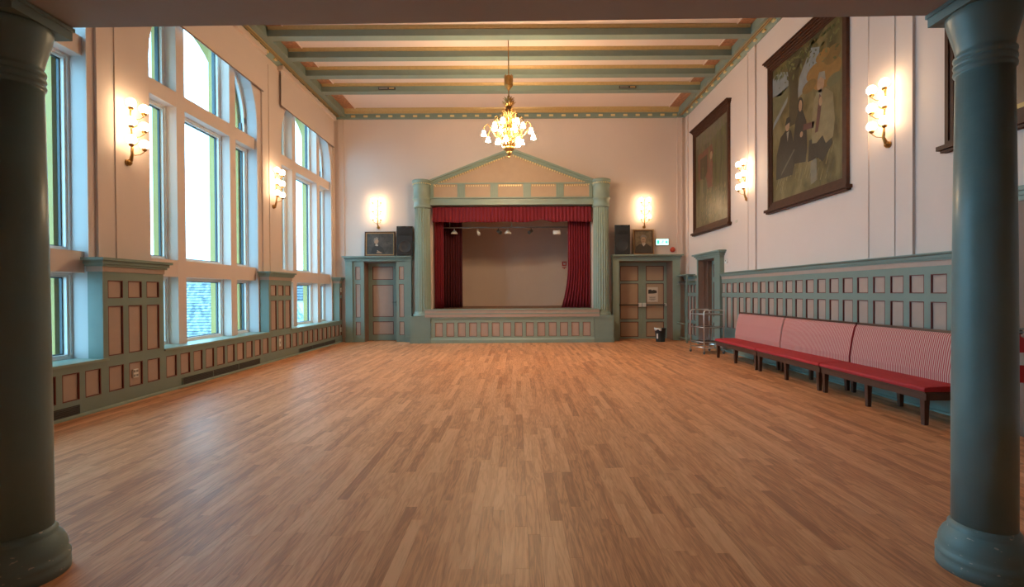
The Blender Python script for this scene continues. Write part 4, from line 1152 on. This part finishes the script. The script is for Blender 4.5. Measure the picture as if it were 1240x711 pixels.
    A([(0.62, 0.30), (0.62, 0.46), (0.65, 0.585), (0.70, 0.625), (0.80, 0.61), (0.89, 0.55), (0.91, 0.38), (0.89, 0.28), (0.80, 0.26), (0.76, 0.32), (0.68, 0.29)], 4, 7)
    A(ell(0.735, 0.66, 0.048, 0.060), 5, 8); A([(0.69, 0.69), (0.72, 0.735), (0.79, 0.72), (0.80, 0.66), (0.765, 0.68), (0.74, 0.70)], 13, 9); A([(0.70, 0.625), (0.735, 0.52), (0.755, 0.62)], 13, 8)
    A([(0.70, 0.52), (0.72, 0.60), (0.755, 0.56), (0.73, 0.45), (0.70, 0.36), (0.66, 0.36)], 9, 9); A(ell(0.735, 0.545, 0.022, 0.03), 5, 10)
    return [('painted_landscape', land)] + [('painted_figure', f) for f in figs], mats
def artA(x0, z0, w, h):
    mb = MB(); U = lambda u, v: (x0 + u * w, z0 + v * h); y = -0.0165
    mats = [pm('rust', (0.16, 0.055, 0.03)), pm('moss', (0.12, 0.125, 0.035)), pm('straw', (0.25, 0.20, 0.10)), pm('trunk', (0.055, 0.042, 0.018)), pm('dusk', (0.15, 0.12, 0.08)), pm('skin', (0.34, 0.20, 0.12))]
    def A(pts, m, k): P2(mb, [U(*p) for p in pts], y - 0.0004 * k, m)
    A([(0.02, 0.86), (0.02, 0.99), (0.98, 0.99), (0.98, 0.90), (0.5, 0.84)], 4, 1)
    A([(0.10, 0.50), (0.08, 0.78), (0.55, 0.80), (0.60, 0.70), (0.50, 0.66), (0.52, 0.48), (0.42, 0.36), (0.36, 0.50)], 0, 2)
    A([(0.16, 0.52), (0.16, 0.72), (0.40, 0.73), (0.40, 0.55), (0.30, 0.48)], 3, 3)
    A([(0.42, 0.38), (0.47, 0.60), (0.55, 0.66), (0.60, 0.58), (0.58, 0.36)], 0, 3); A(ell(0.525, 0.69, 0.04, 0.04), 5, 4)
    rnd = random.Random(11)
    for k in range(60):
        u = rnd.uniform(0.05, 0.93); v = rnd.uniform(0.30, 0.93); l = rnd.uniform(0.05, 0.2); v = min(v, 0.97 - l)
        if u < 0.6 and 0.35 < v < 0.8 and k % 3: continue
        A([(u, v), (u + 0.02, v), (u + 0.025, v + l), (u + 0.012, v + l)][::-1], 1, 4 + k % 2)
    for k in range(150):
        u = rnd.uniform(0.04, 0.93); v = rnd.uniform(0.02, 0.33); l = rnd.uniform(0.015, 0.05)
        A([(u, v), (u + 0.012, v), (u + 0.03, v + l), (u + 0.018, v + l)][::-1], 2 if k % 3 else 1, 4 + k % 3)
    return [('painted_landscape', mb)], mats
painting(12.455, 2.28, 3.0, 5.98, 'tall dark framed painting of a mossy field, the one nearest the back wall', cvA, artA)
painting(8.41, 2.28, 2.97, 5.98, 'dark framed painting of three villagers under a tree, middle of the wall', cvB, artB)
def artC(x0, z0, w, h):
    mb = MB(); U = lambda u, v: (x0 + u * w, z0 + v * h); y = -0.0165
    mats = [pm('rust2', (0.24, 0.09, 0.03)), pm('gold2', (0.50, 0.30, 0.04)), pm('brown2', (0.14, 0.07, 0.035))]
    def A(pts, m, k): P2(mb, [U(*p) for p in pts], y - 0.0004 * k, m)
    A([(0.02, 0.02), (0.02, 0.36), (0.5, 0.42), (0.97, 0.35), (0.97, 0.02)], 2, 1)
    A([(0.1, 0.40), (0.2, 0.62), (0.55, 0.72), (0.8, 0.55), (0.6, 0.44)], 1, 2)
    A([(0.1, 0.74), (0.3, 0.93), (0.8, 0.95), (0.9, 0.78), (0.5, 0.70)], 0, 2)
    return [('painted_landscape', mb)], mats
painting(4.40, 2.40, 3.05, 6.0, 'golden autumn painting half hidden behind the teal column at right', cvC, artC)

# ---- portraits standing on the door cornices
def portrait(x, z, w, h, label, frame, bg, kind):
    t = empty('portrait', (x, 14.20, z)); t.rotation_euler = (-0.06, 0, 0)
    fwid = 0.055
    mb = MB(); frame_ring(mb, -w / 2, w / 2, 0, h, fwid * 0.55, -0.03, 0.01); frame_ring(mb, -w / 2 + fwid * 0.55, w / 2 - fwid * 0.55, fwid * 0.55, h - fwid * 0.55, fwid * 0.5, -0.02, 0.01, 1)
    mb.build('frame', frame, t)
    MB().box(-w / 2 + 0.05, w / 2 - 0.05, -0.004, 0.006, 0.05, h - 0.05).build('canvas', bg, t)
    mb = MB(); y = -0.0045
    mats = [pm('coat_black', (0.016, 0.015, 0.014)), pm('face', (0.36, 0.22, 0.14)), pm('hair_grey', (0.20, 0.17, 0.14)), pm('collar', (0.42, 0.36, 0.30)), pm('coat_brown', (0.045, 0.032, 0.025))]
    def A(pts, m, k): P2(mb, pts, y - 0.0004 * k, m)
    if kind == 0:   # seated three-quarter figure, head left of centre
        A([(-0.26, 0.09), (-0.24, 0.24), (-0.15, 0.33), (-0.02, 0.33), (0.09, 0.24), (0.15, 0.09)], 0, 1)
        A(ell(-0.11, 0.45, 0.065, 0.085), 1, 2); A([(-0.19, 0.45), (-0.18, 0.54), (-0.10, 0.575), (-0.04, 0.54), (-0.06, 0.52), (-0.13, 0.51), (-0.16, 0.44)], 2, 3); A([(-0.15, 0.33), (-0.10, 0.38), (-0.05, 0.33), (-0.08, 0.30)], 3, 2)
        A([(-0.11, 0.10), (-0.06, 0.17), (0.02, 0.13), (0.08, 0.095)], 1, 3); A([(-0.09, 0.155), (-0.075, 0.19), (-0.045, 0.165)], 3, 4)
    else:
        A([(-0.25, 0.06), (-0.23, 0.24), (-0.12, 0.32), (0.10, 0.33), (0.23, 0.23), (0.25, 0.06)], 4, 1)
        A(ell(-0.005, 0.44, 0.072, 0.10), 1, 2); A([(-0.085, 0.44), (-0.09, 0.54), (-0.03, 0.60), (0.06, 0.59), (0.095, 0.52), (0.08, 0.45), (0.07, 0.52), (-0.04, 0.53), (-0.065, 0.5)], 2, 3)
        A([(-0.05, 0.32), (-0.03, 0.37), (0.05, 0.37), (0.06, 0.32), (0.0, 0.25)], 3, 2)
        A([(-0.045, 0.445), (0.035, 0.45), (0.035, 0.46), (-0.045, 0.455)][::-1], 0, 3); A([(-0.03, 0.385), (0.025, 0.387), (0.025, 0.394), (-0.03, 0.392)][::-1], 4, 3)
    mb.build('painted_figure', mats, t)
    tag(t, label, 'portrait', 'portraits standing on the door cornices')
cvP = canvasmat('canvas_portrait_dark', (0.020, 0.019, 0.020), (0.045, 0.042, 0.040), (0.075, 0.068, 0.06), (5, 5, 5))
cvQ = canvasmat('canvas_portrait_ochre', (0.10, 0.07, 0.035), (0.16, 0.11, 0.06), (0.22, 0.155, 0.085), (5, 5, 5))
portrait(-4.05, 2.537, 0.90, 0.735, 'landscape-format portrait in a dark and gilt frame on the left door cornice', ['frame_wood', 'gilt_frame'], cvP, 0)
portrait(3.765, 2.537, 0.615, 0.755, 'upright portrait in a brownish gilt frame on the right door cornice', ['gilt_frame', 'frame_wood'], cvQ, 1)

# ---- loudspeakers on the cornices
def speaker(x, rz, w, h, label):
    t = empty('loudspeaker', (x, 14.145, 2.537), rz)
    a, b = w / 2, w / 2 - 0.06
    mb = MB(); mb.prism([(-a, -0.14), (a, -0.14), (b, 0.13), (-b, 0.13)], 'z', 0.0, h); mb.build('cabinet', 'black', t, bevel=0.012)
    mb = MB(); mb.box(-a + 0.02, a - 0.02, -0.152, -0.141, 0.03, h - 0.05)
    mb.build('front_plate', 'grille', t)
    mb = MB(); n = 28
    ring = lambda r, y: [(r * math.cos(2 * PI * k / n), y, 0.26 + r * math.sin(2 * PI * k / n)) for k in range(n + 1)]
    R = a * 0.78
    mb.sheet([ring(R, -0.153), ring(R * 0.97, -0.166), ring(R * 0.88, -0.163), ring(R * 0.80, -0.154), ring(R * 0.3, -0.1535), ring(R * 0.15, -0.16), ring(0.002, -0.163)])
    mb.build('woofer', 'cone', t)
    mb = MB(); mb.prism([(-a * 0.7, h * 0.68), (a * 0.7, h * 0.68), (a * 0.5, h * 0.80), (-a * 0.5, h * 0.80)], 'y', -0.165, -0.152); mb.box(-a * 0.35, a * 0.35, -0.168, -0.164, h * 0.72, h * 0.77); mb.build('horn', 'black', t)
    mb = MB()
    for s in (-1, 1): mb.tube([(s * a * 0.75, -0.145, h - 0.028), (s * a * 0.2, -0.150, h - 0.028)], 0.018, 6)
    mb.build('top_vents', 'cone', t)
    tag(t, label, 'loudspeaker', 'loudspeakers flanking the stage')
speaker(-3.28, 0.10, 0.47, 0.865, 'black loudspeaker on the left door cornice, beside the landscape portrait')
speaker(3.10, -0.06, 0.45, 0.865, 'black loudspeaker on the right door cornice, beside the upright portrait')

# ---- exit sign, alarm, poster
t = empty('exit_sign', (4.325, 14.30, 2.82))
mb = MB(); mb.box(-0.19, 0.19, -0.07, 0, 0.0, 0.19); mb.build('sign_case', 'whiteplastic', t)
mb = MB(); mb.box(-0.18, 0.18, -0.074, -0.0705, 0.01, 0.18); mb.build('sign_face', 'exit', t)
mb = MB(); y0, y1 = -0.0765, -0.0745
mb.prism([(-0.155, 0.045), (-0.09, 0.045), (-0.09, 0.145), (-0.155, 0.145)], 'y', y0, y1)       # doorway
mb.prism([(0.09, 0.075), (0.09, 0.115), (0.12, 0.115), (0.12, 0.145), (0.165, 0.095), (0.12, 0.045), (0.12, 0.075)][::-1], 'y', y0, y1)   # arrow
mb.prism(ell(0.022, 0.142, 0.012, 0.012, 10), 'y', y0, y1)                                       # running figure
mb.prism([(-0.015, 0.085), (0.012, 0.128), (0.03, 0.122), (0.008, 0.08)], 'y', y0, y1); mb.prism([(0.008, 0.08), (0.03, 0.072), (0.02, 0.045), (0.012, 0.048), (0.018, 0.068), (-0.004, 0.078)], 'y', y0, y1)
mb.prism([(-0.012, 0.085), (-0.022, 0.062), (-0.05, 0.058), (-0.05, 0.066), (-0.03, 0.07), (-0.02, 0.09)], 'y', y0, y1); mb.prism([(0.02, 0.125), (0.05, 0.10), (0.045, 0.094), (0.016, 0.114)], 'y', y0, y1)
mb.build('pictogram', 'exit_mark', t)
tag(t, 'lit green and white exit sign beside the upright portrait', 'sign')
t = empty('fire_alarm', (4.65, 14.30, 2.69))
mb = MB(); n = 24
ring = lambda r, y: [(r * math.cos(2 * PI * k / n), y, r * math.sin(2 * PI * k / n)) for k in range(n + 1)]
mb.sheet([ring(0.075, 0.0), ring(0.075, -0.045), ring(0.065, -0.055), ring(0.045, -0.06), ring(0.002, -0.062)]); mb.build('sounder_base', 'red', t)
mb = MB(); mb.sheet([ring(0.05, -0.055), ring(0.045, -0.08), ring(0.025, -0.095), ring(0.002, -0.098)]); mb.build('beacon_lens', 'orange_red', t)
tag(t, 'round red fire alarm on the wall right of the exit sign', 'alarm')
t = empty('poster', (4.16, 14.696, 1.13))
MB().box(-0.165, 0.165, -0.004, 0.0, 0, 0.45).build('sheet', 'paper', t)
mb = MB(); y0 = -0.0055
P2(mb, [(-0.13, 0.25), (-0.13, 0.37), (-0.05, 0.38), (-0.02, 0.35), (0.04, 0.37), (0.13, 0.34), (0.13, 0.27), (0.03, 0.255)][::-1], y0, 0)
for (xa, xb, z) in ((-0.11, 0.10, 0.14), (-0.09, 0.08, 0.115), (-0.11, 0.11, 0.08), (-0.06, 0.06, 0.055)): P2(mb, [(xa, z), (xb, z), (xb, z + 0.010), (xa, z + 0.010)], y0, 0)
mb.build('print', 'ink', t)
tag(t, 'cream paper poster with a dark picture on the right door leaf', 'poster')

# ---- litter bin
t = empty('litter_bin', (4.13, 13.80, 0))
mb = MB(); mb.lathe([(0.125, 0.0), (0.155, 0.36), (0.163, 0.37), (0.163, 0.39), (0.145, 0.39), (0.14, 0.36), (0.115, 0.02)], (0, 0), 28, cap=False); mb.face(range(0, 28)); mb.build('bin_body', 'black', t)
mb = MB(); 
g = []
for j in range(4):
    row = []
    for i in range(9):
        a = PI * 0.75 + i * PI * 0.09; r = 0.150 + (0.018, 0.022, 0.018, 0.016)[j]; row.append((r * math.cos(a), r * math.sin(a), (0.385, 0.40, 0.37, 0.34 - 0.03 * math.sin(i * 1.9))[j]))
    g.append(row)
mb.sheet(g); o = mb.build('bin_liner', 'whiteplastic', t); o.modifiers.new('t', 'SOLIDIFY').thickness = 0.003
mb = MB(); mb.box(-0.151, -0.140, -0.075, -0.015, 0.10, 0.24); mb.build('bin_label', 'paper', t, (0.0, -0.02, 0), 0.35)
tag(t, 'black round litter bin with a white liner before the double door', 'bin')

# ---- coat rack by the right door
t = wroot('coat_rack', 'R', 13.78, 4.985)    # local x = 13.78 - Y, room is -y
mb = MB(); mb.box(-0.46, 0.42, -0.26, 0.0, 1.90, 1.93); mb.build('hat_shelf', 'green', t)
mb = MB()
for y in (-0.20, -0.12): mb.tube([(-0.44, y, 1.72), (0.40, y, 1.72)], 0.014, 8)
mb.build('hanging_rail', 'darkgrey', t)
for x in (-0.46, 0.38):
    mb = MB(); mb.box(x, x + 0.04, -0.255, -0.215, 0, 1.90); mb.build('post', 'green', t)
    mb = MB(); mb.box(x + 0.005, x + 0.035, -0.215, -0.005, 1.70, 1.74); mb.box(x + 0.005, x + 0.035, -0.215, -0.005, 0.07, 0.10); mb.build('bracket', 'green', t)
for z in (0.10, 0.52):
    mb = MB(); mb.tube([(-0.44, -0.235, z), (0.40, -0.235, z)], 0.017, 8); mb.build('rail', 'green_lt', t)
for k in range(5):
    x = -0.35 + k * 0.17
    mb = MB(); mb.tube([(x, -0.20, 1.715), (x, -0.215, 1.66), (x, -0.24, 1.64), (x, -0.255, 1.67)], 0.006, 6); mb.build('hook', 'steel', t)
tag(t, 'green wooden coat rack with hat shelf in the corner by the right door', 'coat rack')

# ---- chrome trolley
def trolley():
    t = empty('trolley', (4.27, 10.93, 0), math.atan2(0.10, 0.50))   # x: along the U frames, y: along the shelves
    Wd, Ln = 0.50, 0.56
    def U(y):
        pts = [(0, y, 0.13)]
        for k in range(7):
            a = PI / 2 * k / 6; pts.append((0.06 - 0.06 * math.cos(a), y, 0.95 + 0.06 * math.sin(a)))
        for k in range(7):
            a = PI / 2 * k / 6; pts.append((Wd - 0.06 + 0.06 * math.sin(a), y, 0.95 + 0.06 * math.cos(a)))
        pts.append((Wd, y, 0.13)); pts.append((0.0, y, 0.13))
        return pts
    for y in (0.0, Ln):
        mb = MB(); mb.tube(U(y)[:-1], 0.014, 8); mb.tube([(0, y, 0.14), (Wd, y, 0.14)], 0.013, 8); mb.build('tube_frame', 'chrome', t)
    mb = MB()
    for x in (0.0, Wd): mb.tube([(x, 0, 0.15), (x, Ln, 0.15)], 0.012, 8)
    mb.build('side_rail', 'chrome', t)
    for z in (0.26, 0.60, 0.90):
        mb = MB(); mb.box(0.016, Wd - 0.016, 0.016, Ln - 0.016, z - 0.006, z + 0.006)
        s = mb.build('shelf', 'wire', t)
        mb = MB(); frame_ring2 = [(0.012, 0.012), (Wd - 0.012, 0.012), (Wd - 0.012, Ln - 0.012), (0.012, Ln - 0.012), (0.012, 0.012)]
        mb.tube([(x, y, z + 0.012) for x, y in frame_ring2], 0.008, 6); mb.build('shelf_rim', 'chrome', s)
    for x in (0.0, Wd):
        for y in (0.0, Ln):
            mb = MB(); mb.tube([(x, y, 0.13), (x, y, 0.085)], 0.010, 8); mb.box(x - 0.013, x + 0.013, y - 0.022, y + 0.018, 0.045, 0.088)
            c = mb.build('castor', 'steel', t)
            mb = MB(); mb.tube([(x - 0.011, y, 0.035), (x + 0.011, y, 0.035)], 0.035, 14); mb.build('wheel', 'darkgrey', c)
    tag(t, 'chrome three-shelf serving trolley parked at the end of the red benches', 'trolley')
trolley()

# ---- small fittings
def grille(u0, u1, z0, z1, label):
    t = wroot('air_grille', 'L', (u0 + u1) / 2, -XLD, z0)
    w, h = (u1 - u0) / 2, z1 - z0
    mb = MB(); mb.box(-w, w, -0.004, 0.0, 0, h); mb.build('backing', 'black', t)
    for k in range(5):
        z = h * (k + 0.5) / 5
        mb = MB(); mb.prism([(-0.004, z - 0.006), (-0.016, z - 0.011), (-0.016, z - 0.004), (-0.004, z + 0.003)], 'x', -w, w); mb.build('slat', 'darkgrey', t)
    mb = MB(); n = 3
    for k in range(n + 1): x = -w + 2 * w * k / n; mb.box(x - 0.006, x + 0.006, -0.017, -0.004, 0, h)
    mb.build('grille_bars', 'green', t)
    tag(t, label, 'vent', 'heating grilles in the left dado')
grille(3.5, 5.70, 0.04, 0.145, 'slatted dark heating grille low on the left dado, beside the left column')
grille(7.45, 9.70, 0.04, 0.145, 'long slatted heating grille low under the first full window')
grille(11.44, 13.70, 0.04, 0.13, 'long slatted heating grille low under the window beside the back wall')
def socket(u, z, w, h, label, n):
    t = wroot('wall_socket', 'L', u, -XLD + 0.02 if z < 0.6 else -XLD, z)
    mb = MB(); mb.box(-w / 2, w / 2, -0.022, 0, -h / 2, h / 2); mb.build('plate', 'whiteplastic', t, bevel=0.004)
    for i in range(n):
        for j in range(n):
            x = -w / 4 + i * w / 2 if n == 2 else 0; zz = -h / 4 + j * h / 2 if n == 2 else 0
            mb = MB(); mb.box(x - w * 0.16, x + w * 0.16, -0.0255, -0.0222, zz - h * 0.14, zz + h * 0.14); mb.build('outlet', 'grey', t)
    tag(t, label, 'socket', 'white sockets on the left dado')
socket(6.555, 0.375, 0.09, 0.115, 'white square wall socket on a low panel of the nearer pier', 2)
socket(10.545, 0.375, 0.08, 0.17, 'tall white wall socket on a low panel of the pier between windows', 1)
socket(14.19, 1.55, 0.08, 0.13, 'white light switch on the far pier beside the back door, upper', 1)
socket(14.19, 0.375, 0.08, 0.13, 'white wall socket on the far pier beside the back door, lower', 1)
t = wroot('caption_plaque', 'R', 10.20, XR, 2.96); MB().box(-0.045, 0.045, -0.012, 0, 0, 0.21).build('plate', 'grey', t)
mb = MB()
for z in (0.05, 0.1, 0.15): mb.box(-0.03, 0.03, -0.0135, -0.012, z, z + 0.012)
mb.build('caption_lines', 'whiteplastic', t)
tag(t, 'small upright grey plaque on the right wall under the farther sconce', 'plaque')
t = wroot('picture_label', 'R', 11.02, XR, 3.02); MB().box(-0.05, 0.05, -0.008, 0, 0, 0.07).build('plate', 'paper', t)
mb = MB(); mb.box(-0.035, 0.035, -0.009, -0.008, 0.03, 0.036); mb.box(-0.035, 0.02, -0.009, -0.008, 0.045, 0.05); mb.build('caption_lines', 'grey', t)
tag(t, 'tiny pale picture label beside the lower corner of the field painting', 'label')
t = wroot('thermostat', 'R', 11.53, XR, 2.12); MB().box(-0.045, 0.045, -0.035, 0, 0, 0.10).build('case', 'whiteplastic', t, bevel=0.006)
mb = MB(); mb.box(-0.02, 0.02, -0.037, -0.035, 0.04, 0.075); mb.build('dial', 'grey', t)
tag(t, 'small white thermostat on the right wall beside the door case', 'thermostat')
for x, lb in ((-3.33, 'left'), (2.90, 'right')):
    t = empty('beam_vent', (x, 12.442 - 0.0, 6.715))
    mb = MB(); mb.box(-0.22, 0.22, -0.02, 0.018, 0, 0.055); mb.build('vent_case', 'darkgrey', t)
    for k in range(3):
        mb = MB(); mb.box(-0.20, 0.02, -0.024, -0.0205, 0.008 + k * 0.015, 0.017 + k * 0.015); mb.build('slat', 'grey', t)
    mb = MB(); mb.box(0.06, 0.19, -0.026, -0.02, 0.008, 0.047); mb.build('cover', 'gold', t)
    tag(t, 'small dark fitting on the face of the farthest ceiling beam, at the %s' % lb, 'vent', 'fittings on the farthest ceiling beam')
# fire extinguisher by the near right door
t = empty('fire_extinguisher', (4.80, 4.585, 0.56))
mb = MB(); mb.lathe([(0.06, 0.0), (0.078, 0.012), (0.08, 0.03), (0.08, 0.36), (0.07, 0.40), (0.04, 0.43), (0.025, 0.44), (0.025, 0.46)], (0, 0), 24); mb.build('cylinder', 'red', t)
mb = MB(); mb.lathe([(0.0808, 0.17), (0.0808, 0.29)], (0, 0), 24, cap=False); mb.build('label_band', 'whiteplastic', t)
mb = MB(); mb.box(-0.02, 0.02, -0.03, 0.03, 0.46, 0.50); mb.box(-0.015, 0.015, -0.10, 0.02, 0.505, 0.52); mb.box(-0.015, 0.015, -0.09, 0.0, 0.475, 0.487); mb.build('valve', 'darkgrey', t)
mb = MB(); mb.tube([(0, 0.03, 0.48), (0.02, 0.09, 0.46), (0.03, 0.10, 0.3), (0.03, 0.095, 0.15)], 0.011, 8); mb.build('hose', 'black', t)
mb = MB(); mb.box(0.079, 0.16, -0.03, 0.03, 0.3, 0.33); mb.build('bracket', 'darkgrey', t)
tag(t, 'red fire extinguisher with a white label, partly behind the right teal column', 'extinguisher')

# ================================================================== OUTSIDE THE WINDOWS
struct(MB().box(-80, -6.4, -40, 100, -7.2, -7.0).build('ground', 'ground'))
def slate_roof(par, p0, p1, p2, p3, m, rows, cols):
    """four corners: eave left, eave right, ridge right, ridge left; overlapping slates"""
    P = [Vector(p) for p in (p0, p1, p2, p3)]
    nrm = (P[1] - P[0]).cross(P[3] - P[0]).normalized()
    mb = MB()
    for j in range(rows):
        for i in range(cols + 1):
            off = 0.5 if j % 2 else 0.0
            u0, u1 = (i - off) / cols, (i + 1 - off) / cols
            u0, u1 = max(0, u0 + 0.10 / cols), min(1, u1)
            if u1 - u0 < 0.2 / cols: continue
            v0, v1 = j / rows, min(1, (j + 1.25) / rows)
            q = lambda u, v, h: (P[0] * (1 - u) + P[1] * u) * (1 - v) + (P[3] * (1 - u) + P[2] * u) * v + nrm * h
            a, b, c, d = q(u0, v0, 0.06), q(u1, v0, 0.06), q(u1, v1, 0.0), q(u0, v1, 0.0)
            a2, b2 = q(u0, v0, -0.01), q(u1, v0, -0.01)
            k = len(mb.v); mb.v += [tuple(x) for x in (a, b, c, d, a2, b2)]
            mb.face((k, k + 1, k + 2, k + 3)); mb.face((k + 4, k + 5, k + 1, k))
    mb.poly([P[0] - nrm * 0.05, P[1] - nrm * 0.05, P[2] - nrm * 0.05, P[3] - nrm * 0.05])
    o = mb.build('slates', m, par)
    a = o.data.attributes.new('tone', 'FLOAT', 'FACE'); tv = []
    while len(tv) < len(o.data.polygons): tv += [random.random()] * 2
    a.data.foreach_set('value', tv[:len(o.data.polygons)])
    return o
# house with a hipped slate roof, seen through the middle window
h1 = tag(empty('slate_house', (-19.0, 26.0, -7.0)), 'house with a pale blue slate roof seen through the nearer tall window', 'house')
L0 = Vector((-19.0, 26.0, -7.0))
def loc(p): return tuple(Vector(p) - L0)
mb = MB(); mb.box(-5, 6, -4.5, 5, 0.0, 4.3); mb.build('wall', 'house', h1)
stuff(slate_roof(h1, loc((-21.0, 20.6, -3.0)), loc((-12.4, 21.6, -3.0)), loc((-13.6, 25.0, 2.05)), loc((-22.0, 24.0, 2.05)), 'slate', 38, 60))
mb = MB(); mb.tube([loc((-22.0, 24.0, 2.1)), loc((-13.6, 25.0, 2.1))], 0.12, 8); mb.tube([loc((-13.6, 25.0, 2.1)), loc((-12.4, 21.6, -2.95))], 0.12, 8); mb.build('ridge', 'house', h1)
stuff(slate_roof(h1, loc((-12.4, 21.6, -3.0)), loc((-11.9, 30.0, -3.0)), loc((-13.4, 28.0, 2.0)), loc((-13.6, 25.0, 2.05)), 'slate', 20, 24))
h2 = tag(empty('gabled_house', (-17.5, 36.0, -7.0)), 'grey house with small windows seen through the farther tall window', 'house')
mb = MB(); mb.box(-2.2, 2.2, -1.5, 6, 0.0, 8.0); mb.build('wall', 'house', h2)
L0 = Vector((-15.2, 30.0, -7.0))
stuff(slate_roof(h2, loc((-17.6, 28.3, 1.0)), loc((-12.8, 28.3, 1.0)), loc((-12.8, 31.5, 3.0)), loc((-17.6, 31.5, 3.0)), 'slate_dark', 10, 18))
for i in range(4):
    for j in range(3):
        x, z = -1.9 + i * 1.0, 2.2 + j * 1.9
        mb = MB(); frame_ring(mb, x, x + 0.7, z, z + 1.2, 0.07, -1.56, -1.49); mb.box(x + 0.32, x + 0.38, -1.55, -1.5, z, z + 1.2)
        f = mb.build('window', 'white', h2)
        MB().box(x + 0.06, x + 0.64, -1.525, -1.505, z + 0.06, z + 1.14).build('pane', 'winglass', f)
h3 = tag(empty('far_house', (-32.0, 38.0, -7.0)), 'distant pale house with a dormer beyond the slate roof', 'house')
L0 = Vector((-32.0, 38.0, -7.0))
mb = MB(); mb.box(-4, 4, -3, 4, 0.0, 8.6); mb.build('wall', 'house', h3)
stuff(slate_roof(h3, loc((-36.3, 34.6, 1.4)), loc((-27.7, 34.6, 1.4)), loc((-27.7, 38.5, 3.2)), loc((-36.3, 38.5, 3.2)), 'slate', 10, 22))
for i in range(4):
    mb = MB(); x = -3.4 + i * 1.9; frame_ring(mb, x, x + 1.0, 6.6, 8.1, 0.1, -3.08, -2.99); f = mb.build('window', 'white', h3)
    MB().box(x + 0.08, x + 0.92, -3.03, -3.005, 6.68, 8.02).build('pane', 'winglass', f)
